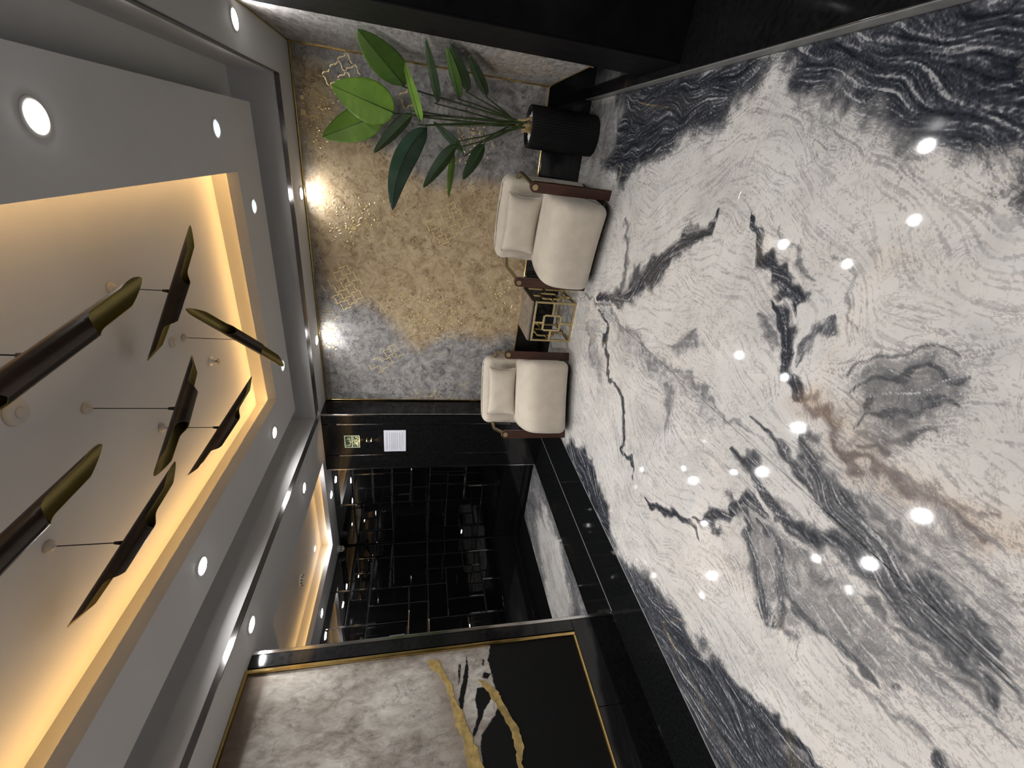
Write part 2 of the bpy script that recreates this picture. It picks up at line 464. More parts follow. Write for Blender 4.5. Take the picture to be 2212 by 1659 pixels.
# (image points on the floor, half width in metres at both ends and middle, strength, depth of tone, warm)
VEINS = [
 # the broken vein in the middle and its mirror image
 ([(1542, 476), (1490, 497), (1445, 530), (1415, 565), (1385, 600), (1340, 628), (1290, 640)], .085, 1.1, .95, 0),
 ([(1345, 500), (1352, 560), (1340, 605), (1310, 640)], .055, .72, .6, 0),
 ([(1608, 488), (1628, 540), (1645, 590), (1672, 630), (1708, 665), (1722, 700)], .036, 1.05, .95, 0),
 ([(1655, 660), (1690, 700), (1712, 745), (1728, 800), (1738, 850)], .032, 1.05, .95, 0),
 ([(1680, 490), (1695, 560), (1715, 600), (1735, 640)], .022, .62, .6, 0),
 ([(1640, 720), (1670, 740), (1700, 770)], .03, .72, .5, 0),
 ([(1780, 700), (1775, 740), (1755, 775)], .03, .85, .7, 0),
 ([(1780, 500), (1800, 590), (1820, 660), (1840, 720)], .02, .5, .5, .1),
 # swirl
 ([(1790, 830), (1860, 790), (1950, 775), (2040, 780)], .014, .75, .6, 0),
 ([(1800, 870), (1880, 850), (1960, 835), (2060, 830)], .02, .9, .7, 0),
 ([(1820, 920), (1900, 900), (1980, 900), (2060, 880)], .02, .85, .7, 0),
 ([(1850, 960), (1930, 960), (2010, 940)], .02, .75, .6, .1),
 # rusty seam
 ([(1735, 845), (1760, 890), (1800, 935), (1850, 975)], .03, .75, .6, 1.0),
 ([(1850, 975), (1930, 1030), (2010, 1080), (2100, 1130), (2212, 1190)], .035, .66, .45, 1.0),
 ([(1900, 1000), (2000, 1050), (2100, 1095), (2212, 1130)], .03, .6, .4, .6),
 # long streaks that fan out along the joint
 ([(1255, 640), (1310, 665), (1370, 730), (1440, 800), (1500, 850), (1560, 905), (1640, 960)], .045, .62, .55, 0),
 ([(1300, 655), (1340, 700), (1380, 760), (1420, 830)], .025, .5, .5, 0),
 ([(1740, 930), (1780, 1000), (1830, 1080), (1900, 1170), (1980, 1250), (2080, 1350), (2212, 1470)], .065, 1.0, .75, 0),
 ([(1640, 900), (1700, 960), (1760, 1030), (1820, 1110), (1880, 1180), (1960, 1260)], .035, .9, .7, 0),
 ([(1590, 990), (1650, 1060), (1720, 1120), (1800, 1170), (1870, 1210), (1960, 1290), (2060, 1380), (2212, 1530)], .055, 1.0, .75, 0),
 ([(1640, 1090), (1700, 1120), (1780, 1160), (1860, 1200)], .04, 1.0, .75, 0),
 ([(1800, 1000), (1870, 1070), (1950, 1150), (2060, 1250), (2212, 1380)], .03, .66, .5, 0),
 ([(1950, 1060), (2050, 1150), (2130, 1220), (2212, 1290)], .03, .6, .5, 0),
 ([(1890, 1290), (1980, 1370), (2080, 1450), (2212, 1560)], .035, .7, .5, 0),
 ([(1950, 1400), (2040, 1480), (2140, 1560), (2212, 1620)], .03, .66, .5, 0),
 # left fold
 ([(1398, 1082), (1440, 1098), (1480, 1115), (1512, 1135)], .04, 1.05, .95, 0),
 ([(1485, 1095), (1540, 1095), (1600, 1108), (1660, 1140)], .035, 1.05, .9, 0),
 ([(1600, 1120), (1625, 1165), (1632, 1220), (1640, 1280), (1660, 1335)], .055, .9, .8, 0),
 ([(1650, 1150), (1690, 1200), (1700, 1260), (1680, 1320), (1665, 1350)], .05, .8, .7, 0),
 ([(1720, 1170), (1790, 1230), (1860, 1300)], .03, .65, .55, 0),
 ([(1700, 1270), (1760, 1330), (1810, 1390), (1870, 1450)], .045, .85, .65, 0),
 ([(1780, 1400), (1840, 1470), (1900, 1530), (1960, 1600)], .03, .6, .5, 0),
 ([(1960, 1620), (2000, 1640), (2040, 1680)], .05, .9, .8, 0),
 # dark stone along the left edge
 ([(1440, 1360), (1520, 1430), (1600, 1500), (1680, 1570), (1760, 1650)], .045, 1.1, .95, 0),
 ([(1500, 1480), (1560, 1530), (1620, 1600), (1660, 1659)], .05, 1.0, .9, 0),
 ([(1480, 1490), (1540, 1590), (1590, 1680)], .04, .7, .6, 0),
 ([(1290, 672), (1308, 720), (1322, 790), (1333, 840), (1345, 910), (1360, 1000), (1362, 1030)], .028, 1.05, .9, 0),
 ([(1265, 700), (1275, 760), (1285, 820)], .055, .62, .5, 0),
 ([(1430, 830), (1440, 880), (1438, 925)], .035, .66, .45, 0),
 ([(1500, 712), (1480, 735), (1440, 735)], .05, .7, .4, 0),
 ([(1500, 735), (1500, 775)], .04, .66, .4, 0),
]

# (outline in image points on the floor, strength, depth of tone, edge softness in metres)
POLYS = [
 ([(1300, 345), (1335, 405), (1400, 352), (1450, 322), (1500, 300), (1560, 268), (1600, 225), (1640, 185), (1668, 126), (1655, 80), (1600, 90), (1447, 120), (1330, 150), (1335, 250), (1335, 300)], 1.2, 1.0, .12),
 ([(1275, 215), (1345, 196), (1340, 250), (1345, 300), (1320, 345), (1255, 350)], .60, .35, .1),
 ([(1712, 118), (1735, 150), (1745, 185), (1800, 185), (1850, 200), (1900, 240), (1950, 262), (2020, 300), (2100, 330), (2212, 370), (2300, 390), (2300, -200), (2138, -150), (1900, -40), (1712, 60)], 1.25, 1.0, .10),
 ([(1720, 190), (1740, 290), (1800, 300), (1900, 290), (1980, 305), (1900, 240), (1800, 190)], .46, .5, .08),
 ([(1212, 947), (1240, 950), (1262, 985), (1285, 1040), (1305, 1110), (1322, 1175), (1333, 1197), (1290, 1180), (1180, 960)], 1.15, 1.0, .08),
 ([(1340, 1210), (1400, 1260), (1450, 1320), (1510, 1390), (1560, 1450), (1640, 1530), (1700, 1600), (1760, 1659), (1800, 1720), (1500, 1720), (1300, 1230)], 1.0, .9, .08),
 ([(1790, 840), (1850, 795), (1930, 775), (2010, 765), (2080, 775), (2095, 830), (2085, 890), (2020, 940), (1960, 985), (1900, 1000), (1850, 970), (1800, 920)], .62, .5, .07),
 ([(1740, 940), (1800, 960), (1900, 1010), (2100, 1100), (2300, 1180), (2300, 1720), (2150, 1600), (1950, 1330), (1850, 1180)], .44, .25, .1),
 ([(1600, 1110), (1700, 1150), (1800, 1200), (1900, 1290), (2000, 1400), (2080, 1500), (1980, 1500), (1850, 1440), (1760, 1350), (1690, 1300), (1660, 1350), (1635, 1300), (1610, 1200)], .58, .45, .08),
 ([(1255, 640), (1340, 690), (1480, 830), (1640, 960), (1560, 940), (1420, 840), (1300, 700)], .44, .3, .06),
 ([(1260, 690), (1290, 690), (1310, 830), (1290, 850), (1270, 800)], .5, .4, .06),
 ([(1470, 712), (1510, 705), (1512, 775), (1490, 785), (1430, 745)], .62, .3, .05),
 ([(1425, 830), (1450, 850), (1455, 930), (1435, 930)], .6, .3, .05),
]

FX0, FX1, FY0, FY1, RES = XL, XR, -.46, YB, .0062
nx = int(round((FX1-FX0)/RES))+1; ny = int(round((FY1-FY0)/RES))+1
gx = np.linspace(FX0, FX1, nx); gy = np.linspace(FY0, FY1, ny)
GX, GY = np.meshgrid(gx, gy)          # [ny, nx]

def poly_sd(X, Y, P):
    """signed distance, positive inside"""
    P = np.asarray(P, float); n = len(P)
    d = np.full(X.shape, 1e9); ins = np.zeros(X.shape, bool)
    for i in range(n):
        a, b = P[i], P[(i+1) % n]; e = b-a
        t = np.clip(((X-a[0])*e[0]+(Y-a[1])*e[1])/(e@e+1e-12), 0, 1)
        d = np.minimum(d, np.hypot(X-a[0]-t*e[0], Y-a[1]-t*e[1]))
        c = ((a[1] > Y) != (b[1] > Y)) & (X < (b[0]-a[0])*(Y-a[1])/(b[1]-a[1]+1e-12)+a[0])
        ins ^= c
    return np.where(ins, d, -d)

def vein_field():
    dark = np.zeros_like(GX); depth = np.full_like(GX, .3); warm = np.zeros_like(GX)
    Txx = np.zeros_like(GX); Txy = np.zeros_like(GX); Tyy = np.zeros_like(GX)
    wsum = np.zeros_like(GX)+1e-6; dsum = np.zeros_like(GX)
    rs = np.random.RandomState(3)
    # low frequency wobble of the lookup so that edges are never straight
    def smooth_noise(step, seed):
        r = np.random.RandomState(seed)
        cy, cx = int((FY1-FY0)/step)+3, int((FX1-FX0)/step)+3
        g = r.rand(cy, cx)
        fy = (GY-FY0)/step; fx = (GX-FX0)/step
        iy = fy.astype(int); ix = fx.astype(int); ty = fy-iy; tx = fx-ix
        ty = ty*ty*(3-2*ty); tx = tx*tx*(3-2*tx)
        return (g[iy, ix]*(1-tx)+g[iy, ix+1]*tx)*(1-ty)+(g[iy+1, ix]*(1-tx)+g[iy+1, ix+1]*tx)*ty
    wx = (smooth_noise(.25, 1)-.5)*.15+(smooth_noise(.09, 2)-.5)*.085+(smooth_noise(.035, 3)-.5)*.04
    wy = (smooth_noise(.25, 4)-.5)*.15+(smooth_noise(.09, 5)-.5)*.085+(smooth_noise(.035, 6)-.5)*.04
    PX, PY = GX+wx, GY+wy
    for pts, w, st, dp, wm in VEINS:
        P = px_floor(pts)
        best = np.full_like(GX, 1e9); bq = np.full_like(GX, 1e9)
        seg = np.r_[0, np.cumsum(np.hypot(*(P[1:]-P[:-1]).T))]; tot = seg[-1]
        for si, (a, b) in enumerate(zip(P[:-1], P[1:])):
            d = b-a; L2 = d@d
            t = np.clip(((PX-a[0])*d[0]+(PY-a[1])*d[1])/L2, 0, 1)
            dd = np.hypot(PX-a[0]-t*d[0], PY-a[1]-t*d[1])
            best = np.minimum(best, dd)
            sa = (seg[si]+t*(seg[si+1]-seg[si]))/tot
            bq = np.minimum(bq, dd/(w*(1 if w > .12 else .28+.8*np.sin(PI*np.clip(sa, 0, 1))**.7)))
            u = d/math.sqrt(L2); k = math.sqrt(L2)/(dd*dd+.03**2)**1.1
            Txx += k*u[0]*u[0]; Txy += k*u[0]*u[1]; Tyy += k*u[1]*u[1]
        q = bq
        val = st*np.clip(1.15-.6*q-.12*q*q, 0, 1)
        dark = np.maximum(dark, val)
        k = np.exp(-np.clip(q, 0, 6)**2)
        depth_w = k; dsum += depth_w*dp; wsum += depth_w
        warm = np.maximum(warm, wm*np.exp(-(best/(w*1.6))**2))
    for pts, st, dp, soft in POLYS:
        P = px_floor(pts); sd = poly_sd(PX, PY, P)
        dark = np.maximum(dark, st*np.clip(.55+sd/soft*.5, 0, 1))
        k = np.clip(.5+sd/soft, 0, 1)*.7
        dsum += k*dp; wsum += k
    depth = dsum/wsum
    # flow direction and line integral convolution
    ang = .5*np.arctan2(2*Txy, Txx-Tyy)+(smooth_noise(.3, 9)-.5)*.9+(smooth_noise(.1, 10)-.5)*1.1
    ux, uy = np.cos(ang), np.sin(ang)
    r = rs.rand(ny, nx)
    acc = r.copy(); cnt = 1.0
    for sgn in (1, -1):
        X = np.tile(np.arange(nx), (ny, 1)).astype(float); Y = np.tile(np.arange(ny)[:, None], (1, nx)).astype(float)
        pvx = pvy = None
        for k in range(15):
            ix = np.clip(np.rint(X).astype(int), 0, nx-1); iy = np.clip(np.rint(Y).astype(int), 0, ny-1)
            vx, vy = ux[iy, ix], uy[iy, ix]
            if pvx is not None:
                f = np.where(vx*pvx+vy*pvy < 0, -1, 1); vx, vy = vx*f, vy*f
            else: vx, vy = vx*sgn, vy*sgn
            pvx, pvy = vx, vy
            X += vx; Y += vy
            ix = np.clip(np.rint(X).astype(int), 0, nx-1); iy = np.clip(np.rint(Y).astype(int), 0, ny-1)
            acc += r[iy, ix]; cnt += 1
    vein = acc/cnt
    vein = (vein-vein.mean())/vein.std()
    vein = np.clip(.5+vein*.17, 0, 1)
    return dark, depth, warm, vein
DARK, DEPTH, WARMF, VEIN = vein_field()

def marble_slab(name, x0, x1, y0, y1, parent, z=0.0, th=.02, field=True):
    g = .002
    x0 += g; x1 -= g; y0 += g; y1 -= g
    if field:
        ia, ib = np.searchsorted(gx, x0+1e-6), np.searchsorted(gx, x1-1e-6)
        ja, jb = np.searchsorted(gy, y0+1e-6), np.searchsorted(gy, y1-1e-6)
        xs = np.r_[x0, gx[ia:ib], x1]; ys = np.r_[y0, gy[ja:jb], y1]
        ii = np.clip(np.r_[ia, np.arange(ia, ib), ib], 0, nx-1); jj = np.clip(np.r_[ja, np.arange(ja, jb), jb], 0, ny-1)
    else:
        xs = np.linspace(x0, x1, 12); ys = np.linspace(y0, y1, 16)
    k, l = len(xs), len(ys)
    X, Y = np.meshgrid(xs, ys)
    co = np.stack([X.ravel(), Y.ravel(), np.full(k*l, z)], 1)
    idx = np.arange(k*l).reshape(l, k)
    q = np.stack([idx[:-1, :-1], idx[:-1, 1:], idx[1:, 1:], idx[1:, :-1]], -1).reshape(-1, 4)
    # side skirt for thickness
    border = np.r_[idx[0, :-1], idx[:-1, -1], idx[-1, :0:-1], idx[:0:-1, 0]]
    low = co[border].copy(); low[:, 2] = z-th
    b0 = k*l+np.arange(len(border))
    nb = len(border)
    sk = np.stack([border, b0, np.roll(b0, -1), np.roll(border, -1)], -1)
    allv = np.r_[co, low]; allf = np.r_[q, sk]
    me = bpy.data.meshes.new(name)
    me.vertices.add(len(allv)); me.vertices.foreach_set('co', allv.ravel())
    me.loops.add(len(allf)*4); me.loops.foreach_set('vertex_index', allf.ravel().astype(np.int32))
    me.polygons.add(len(allf)); me.polygons.foreach_set('loop_start', np.arange(0, len(allf)*4, 4, dtype=np.int32))
    me.update(calc_edges=True); me.validate()
    me.materials.append(M['marble'])
    for an, A in (('dark', DARK), ('depth', DEPTH), ('warm', WARMF), ('vein', VEIN)):
        at = me.attributes.new(an, 'FLOAT', 'POINT')
        if field:
            val = A[np.ix_(jj, ii)].ravel()
        elif an == 'vein': val = np.full(k*l, .55)
        else: val = np.zeros(k*l)
        if not field and an == 'dark':
            val = .38+.3*np.sin(X.ravel()*3.1+Y.ravel()*2.2)
        if not field and an == 'depth': val = np.full(k*l, .5)
        at.data.foreach_set('value', np.r_[val, val[border]].astype(np.float32))
    o = bpy.data.objects.new(name, me); COL.objects.link(o)
    o.parent = parent
    return o

floor = structure(bx('floor', -5.2, 1.3, YN, 4.6, -.12, -.006, 'grout'))
XJ, YJ = -1.02, 1.972
for (a, b) in ((XL, XJ), (XJ, XR)):
    marble_slab('marble_slab', a, b, YJ, YB, floor)
    marble_slab('marble_slab', a, b, -.45, YJ, floor)
    marble_slab('marble_slab', a, b, YN+.01, -.45, floor, field=False)
# black border slabs on the left, chrome line between marble and granite
def gslab(x0, x1, y0, y1, z=0.0):
    return bx('granite_slab', x0+.0015, x1-.0015, y0+.0015, y1-.0015, -.02, z, 'black_floor', floor, .001)
for (x0, x1) in ((-3.0, XL-.008), (-3.47, -3.0)):
    for (y0, y1) in ((2.42, YC), (.55, 2.42), (-1.0, .55), (YN+.01, -1.0)):
        if x0 < -3.1 and y1 < YPE: continue
        gslab(x0, x1, y0, y1)
gslab(-3.47, -3.43, YC, YM)
gslab(XM, -3.47, 4.165, YM)
for (y0, y1) in ((2.9, 4.165), (1.2, 2.9)): gslab(XM, -4.45, y0, y1)
tr = bx('floor_line', XL-.010, XL+.002, YN, YC, -.02, .0015, 'line', floor)
bx('floor_line', -3.006, -2.996, YPE, YC, -.02, .0012, 'line', floor)

# corridor marble inset, with its own grey swirl
def corridor_marble():
    o = marble_slab('marble_slab', -4.45, -3.47, 1.2, 4.165, floor, field=False)
    me = o.data
    co = np.empty(len(me.vertices)*3); me.vertices.foreach_get('co', co); co = co.reshape(-1, 3)
    return o
def corridor_field():
    n1, n2 = 90, 260
    xs = np.linspace(-4.4485, -3.4715, n1); ys = np.linspace(1.2, 4.1635, n2)
    X, Y = np.meshgrid(xs, ys)
    def vnoise(fx, fy, seed):
        r = np.random.RandomState(seed); A = r.rand(int(3.2*fy)+3, int(1.1*fx)+3)
        u, w_ = (X+4.45)*fx, (Y-1.2)*fy
        i, j = u.astype(int), w_.astype(int); p, q_ = u-i, w_-j
        p = p*p*(3-2*p); q_ = q_*q_*(3-2*q_)
        return (A[j, i]*(1-p)+A[j, i+1]*p)*(1-q_)+(A[j+1, i]*(1-p)+A[j+1, i+1]*p)*q_
    cx, cy = -4.0, 2.95
    wob = (vnoise(5, 3, 1)-.5)*.3+(vnoise(14, 8, 2)-.5)*.12
    rr = np.hypot((X-cx+wob)/.30, (Y-cy+wob)/.62)
    dark = np.clip(.10+.75*(rr-.70), .05, .70)+(vnoise(9, 3, 5)-.5)*.3
    X0 = X; X = np.clip(X+(vnoise(4, 2.5, 3)-.5)*.2, -4.45, -3.47)
    v = .25+.5*(.6*vnoise(42, 6, 7)+.4*vnoise(80, 14, 8))
    X = X0
    co = np.stack([X.ravel(), Y.ravel(), np.zeros(X.size)], 1)
    idx = np.arange(X.size).reshape(n2, n1)
    q = np.stack([idx[:-1, :-1], idx[:-1, 1:], idx[1:, 1:], idx[1:, :-1]], -1).reshape(-1, 4)
    me = bpy.data.meshes.new('marble_slab'); me.from_pydata(co.tolist(), [], q.tolist())
    me.materials.append(M['marble'])
    for an, A in (('dark', dark), ('vein', v), ('depth', np.full_like(X, .55)), ('warm', np.zeros_like(X))):
        at = me.attributes.new(an, 'FLOAT', 'POINT'); at.data.foreach_set('value', A.ravel().astype(np.float32))
    o = bpy.data.objects.new('marble_slab', me); COL.objects.link(o); o.parent = floor
corridor_field()

# right hand black step with a grey riser
M['riser'] = pmat('grey_stone_riser', (.20, .20, .195), .35, var=.15, scale=20)
step = structure(bx('trim_1', XR, .99, YN, YB, -.02, .056, 'riser'))
for (y0, y1) in ((3.32, 4.1), (2.755, 3.32), (2.042, 2.755), (1.2, 2.042), (.2, 1.2), (-1, .2), (YN+.02, -1)):
    bx('granite_slab', XR+.004, .985, y0+.003, y1-.003, .056, .064, 'black', step, .002)
bx('granite_slab', XR+.004, .985, 4.102, YB-.001, .056, .064, 'black', step, .002)

# ---------------------------------------------------------------- walls
wall_back = structure(bx('wall_back', -2.7, 1.3, YB+.02, YB+.2, 0, 3.0, 'black_wall'))
xs = [-2.66, -1.95, -1.1, -.25, XW]
for a, b in zip(xs[:-1], xs[1:]):
    bx('granite_panel', a+.001, b-.001, YB, YB+.02, .0, .395, 'black', wall_back, .0015)
wall_right = structure(bx('wall_right', XW, 1.3, 2.77, YB+.02, .062, 3.0, 'black_wall'))
bx('granite_panel', XW-.012, XW, 3.27, YB-.002, .066, .40, 'black', wall_right, .002)
bx('granite_panel', XW-.012, XW, 2.775, 3.266, .066, Z1, 'black_satin', wall_right, .002)
# recessed right wall with a black panelled door
wall_r2 = structure(bx('wall_right_recess', .99, 1.3, YN, 2.77, .0, 3.0, 'black_wall'))
door = structure(bx('door_1', .955, .99, 1.15, 2.72, .064, 2.3, 'black_wall'))
for (y0, y1, z0, z1) in ((2.60, 2.72, .064, 2.3), (1.15, 1.27, .064, 2.3), (1.27, 2.60, .064, .30), (1.27, 2.60, 2.2, 2.3)):
    bx('door_rail', .93, .955, y0, y1, z0, z1, 'black_wall', door, .004)
fr = MB()
for (y0, y1, z0, z1) in ((2.575, 2.60, .30, 2.2), (1.27, 1.295, .30, 2.2), (1.295, 2.575, .30, .325), (1.295, 2.575, 2.175, 2.2)):
    fr.box(.915, .935, y0, y1, z0, z1, 0, .006)
fr.build('panel_moulding', 'black', door)
structure(bx('wall_near', -5.2, 1.3, YN-.15, YN, 0, 3.0, 'black_wall'))

# column between mural and corridor
pil = structure(bx('wall_column', XC0+.012, XC1-.012, YC+.012, YM+.35, 0, Z1+.02, 'black_wall'))
bx('granite_panel', XC0, XC1, YC, YC+.012, .0, .41, 'black', pil, .0015)
bx('granite_panel', XC0, -3.225, YC, YC+.012, .412, Z1, 'black', pil, .0015)
bx('granite_panel', -3.215, -2.795, YC, YC+.012, .412, Z1, 'black', pil, .0015)
bx('granite_panel', -2.785, XC1, YC, YC+.012, .412, Z1, 'black', pil, .0015)
bx('granite_panel', XC1-.012, XC1, YC+.0125, YB+.02, 0, Z1, 'black', pil, .0015)
for (x0, x1, z0, z1) in ((-3.225, -3.215, .412, 2.375), (-2.795, -2.785, .412, 2.375), (XC1-.014, XC1+.004, .0, Z1), (XC0-.004, XC0+.014, .0, Z1)):
    bx('chrome_strip', x0, x1, YC-.006, YC+.01, z0, z1, 'chrome', pil, .002)
bx('granite_panel', XC0-.004, XC0+.012, YC+.012, YM+.02, 0, Z1, 'black', pil, .0015)

# corridor walls of black mirror tiles over a granite base
wcb = structure(bx('wall_corridor_back', XM-.2, XC0, YM+.03, YM+.35, 0, 3.0, 'black_wall'))
wce = structure(bx('wall_corridor_end', XM-.25, XM-.03, .6, YM+.03, 0, 3.0, 'black_wall'))
bx('granite_panel', XM, XC0, YM, YM+.03, 0, .385, 'black', wcb, .002)
bx('chrome_strip', XM, XC0, YM-.006, YM+.02, .385, .393, 'dark_chrome', wcb)
bx('granite_panel', XM-.03, XM, .6, YM, 0, .385, 'black', wce, .002)
bx('chrome_strip', XM-.02, XM+.006, .6, YM, .385, .393, 'dark_chrome', wce)
bx('base_step', XM, XC0, YM-.045, YM, 0, .07, 'black', wcb, .002)
bx('base_step', XM, XM+.045, .6, YM-.045, 0, .07, 'black', wce, .002)

def tile_layout(nu, nv, rng):
    used = [[False]*nu for _ in range(nv)]; out = []
    for j in range(nv):
        for i in range(nu):
            if used[j][i]: continue
            opts = [(2, 2), (2, 1), (1, 2), (2, 2), (1, 1), (3, 1), (2, 1)]
            rng.shuffle(opts)
            for (a, b) in opts+[(1, 1)]:
                if i+a <= nu and j+b <= nv and all(not used[j+q][i+p] for p in range(a) for q in range(b)):
                    for p in range(a):
                        for q in range(b): used[j+q][i+p] = True
                    out.append((i, j, a, b)); break
    return out

def mirror_tile(w, h, d=.014, bev=.012):
    """tile in its own plane: width along x, height along z, face at -y"""
    vs = []
    for (y, k) in ((0, 0), (-d*.45, 0), (-d, bev)):
        vs += [(-w/2+k, y, -h/2+k), (w/2-k, y, -h/2+k), (w/2-k, y, h/2-k), (-w/2+k, y, h/2-k)]
    fs = [(0, 3, 2, 1)]
    for r in (0, 4):
        for j in range(4): fs.append((r+j, r+(j+1) % 4, r+4+(j+1) % 4, r+4+j))
    fs.append((8, 9, 10, 11))
    return vs, fs
def mirror_wall(parent, u0, u1, z0, z1, place, rng, rz):
    unit_u = (u1-u0)/max(1, round((u1-u0)/.235)); unit_v = (z1-z0)/9
    nu, nv = int(round((u1-u0)/unit_u)), 9
    cache = {}
    for (i, j, a, b) in tile_layout(nu, nv, rng):
        w, h = a*unit_u-.005, b*unit_v-.005
        if (a, b) not in cache:
            vs, fs = mirror_tile(w, h)
            me = MB().add(vs, fs); o = me.build('mirror_tile', 'mirror', parent); cache[(a, b)] = o.data
        else:
            o = bpy.data.objects.new('mirror_tile', cache[(a, b)]); COL.objects.link(o); o.parent = parent
        o.location = place(u0+(i+a/2)*unit_u, z0+(j+b/2)*unit_v)
        o.rotation_euler = (rng.uniform(-.007, .007), rng.uniform(-.002, .002), rz+rng.uniform(-.007, .007))
bx('joint_backing', XM, XC0, YM+.018, YM+.03, .395, Z1, 'joint', wcb)
bx('joint_backing', XM-.03, XM-.018, .6, YM, .395, Z1, 'joint', wce)
mirror_wall(wcb, XM+.002, XC0-.006, .395, Z1+.0, lambda u, z: (u, YM+.022, z), random.Random(4), 0)
mirror_wall(wce, .6, YM-.004, .395, Z1+.0, lambda u, z: (XM-.022, u, z), random.Random(9), PI/2)

# painting wall on the left
wall_left = structure(bx('wall_left', XP-.18, XP-.012, YN, YPE-.012, 0, Z1+.02, 'black_wall'))
for (y0, y1) in ((YPE-.6, YPE), (.2, YPE-.6), (-1.2, .2), (YN, -1.2)):
    bx('granite_panel', XP-.012, XP, y0+.001, y1-.001, 0, .34, 'black', wall_left, .0015)
bx('granite_panel', XP-.012, XP, 1.69, YPE-.001, .342, Z1, 'black', wall_left, .0015)
bx('granite_panel', XP-.18, XP-.013, YPE-.012, YPE, 0, Z1, 'black', wall_left, .0015)
bx('granite_panel', XP-.012, XP, YN, -.98, .342, Z1, 'black', wall_left, .0015)
bx('chrome_strip', XP-.02, XP+.005, YPE-.02, YPE+.005, .0, Z1, 'chrome', wall_left, .003)

# ---------------------------------------------------------------- ceiling
TX0, TX1, TY1, TY0 = -2.05, -.293, 3.37, -1.9       # tray opening
RX0, RX1, RY1, RY0 = -2.43, .125, 3.80, -2.25       # suspended ring
HX0, HX1, HY1, HY0 = -2.66, .335, 4.005, -2.4       # hole in the lower soffit
CX0, CX1, CY0, CY1 = -4.55, -3.22, 2.12, 3.95       # corridor tray
ZG = 2.87
def frame_boxes(mb, ox0, ox1, oy0, oy1, ix0, ix1, iy0, iy1, z0, z1, b=0.0):
    mb.box(ox0, ix0, oy0, oy1, z0, z1); mb.box(ix1, ox1, oy0, oy1, z0, z1)
    mb.box(ix0, ix1, oy0, iy0, z0, z1); mb.box(ix0, ix1, iy1, oy1, z0, z1)
    return mb
ceiling = structure(MB().box(-5.2, 1.3, YN, 4.7, 3.06, 3.14).build('ceiling', 'paint'))
sof = MB()
sof.box(HX1, 1.3, YN, YB+.02, Z1, ZG+.02)
sof.box(HX0, HX1, HY1, YB+.02, Z1, ZG+.02)
sof.box(HX0, HX1, YN, HY0, Z1, ZG+.02)
sof.box(HX0-.1, HX0, YN, YB+.02, Z1, ZG+.02)
sof.build('soffit', 'paint', ceiling)
cs = MB()
cs.box(CX1, HX0-.1, YN, YB+.02, Z1, Z1+.05)
cs.box(XM-.25, CX0, YN, YM+.35, Z1, Z1+.05)
cs.box(CX0, CX1, YN, CY0, Z1, Z1+.05)
cs.box(CX0, CX1, CY1, YM+.35, Z1, Z1+.05)
cs.build('corridor_soffit', 'paint', ceiling)
# shadow groove lid and ring
g = MB(); frame_boxes(g, HX0-.01, HX1+.01, HY0-.01, HY1+.01, TX0-.25, TX1+.25, TY0-.25, TY1+.25, ZG, ZG+.03)
g.build('groove_lid', 'paint', ceiling)
rg = MB(); frame_boxes(rg, RX0, RX1, RY0, RY1, TX0, TX1, TY0, TY1, Z2, Z2+.016)
rg.build('ceiling_ring', 'paint', ceiling)
lp = MB(); frame_boxes(lp, TX0-.012, TX1+.012, TY0-.012, TY1+.012, TX0, TX1, TY0, TY1, Z2+.016, Z2+.07)
lp.build('cove_lip', 'paint', ceiling)
rw = MB(); frame_boxes(rw, TX0-.15, TX1+.15, TY0-.15, TY1+.15, TX0-.13, TX1+.13, TY0-.13, TY1+.13, Z2+.016, Z3+.01)
rw.build('cove_wall', 'paint', ceiling)
bx('tray_ceiling', TX0-.15, TX1+.15, TY0-.15, TY1+.15, Z3, Z3+.03, 'paint', ceiling)
# corridor tray
cw = MB(); frame_boxes(cw, CX0-.14, CX1+.14, CY0-.14, CY1+.14, CX0-.12, CX1+.12, CY0-.12, CY1+.12, Z1+.05, Z1+.18)
cw.build('cove_wall', 'paint', ceiling)
bx('tray_ceiling', CX0-.15, CX1+.15, CY0-.15, CY1+.15, Z1+.17, Z1+.2, 'paint', ceiling)
# chrome trim at the soffit's edge
t2 = structure(MB().box(HX1-.004, HX1+.004, HY0, HY1, Z1-.006, Z1+.028).build('trim_2', 'dark_chrome'))
t3 = structure(MB().box(HX0, HX1, HY1-.004, HY1+.004, Z1-.006, Z1+.028).build('trim_3', 'dark_chrome'))
t4 = structure(MB().box(HX0-.004, HX0+.004, HY0, HY1, Z1-.006, Z1+.028).build('trim_4', 'dark_chrome'))

# ---------------------------------------------------------------- warm strips in the coves
M['led_low'] = emat('warm_led_strip_low', WARM, COVE_E*.4)
def led_ring(name, x0, x1, y0, y1, z, label, mat='led'):
    mb = MB(); w = .014
    mb.box(x0, x1, y1-w, y1, z, z+.008); mb.box(x0, x1, y0, y0+w, z, z+.008)
    mb.box(x0, x0+w, y0+w, y1-w, z, z+.008); mb.box(x1-w, x1, y0+w, y1-w, z, z+.008)
    return tag(mb.build(name, mat), label, 'light strip')
led_ring('led_strip', TX0-.1295, TX1+.1295, TY0-.1295, TY1+.1295, Z2+.048, 'warm light strip hidden in the cove around the pendant ceiling')
led_ring('led_strip', CX0-.10, CX1+.10, CY0-.10, CY1+.10, Z1+.0505, 'warm light strip hidden in the small corridor ceiling cove', 'led_low')

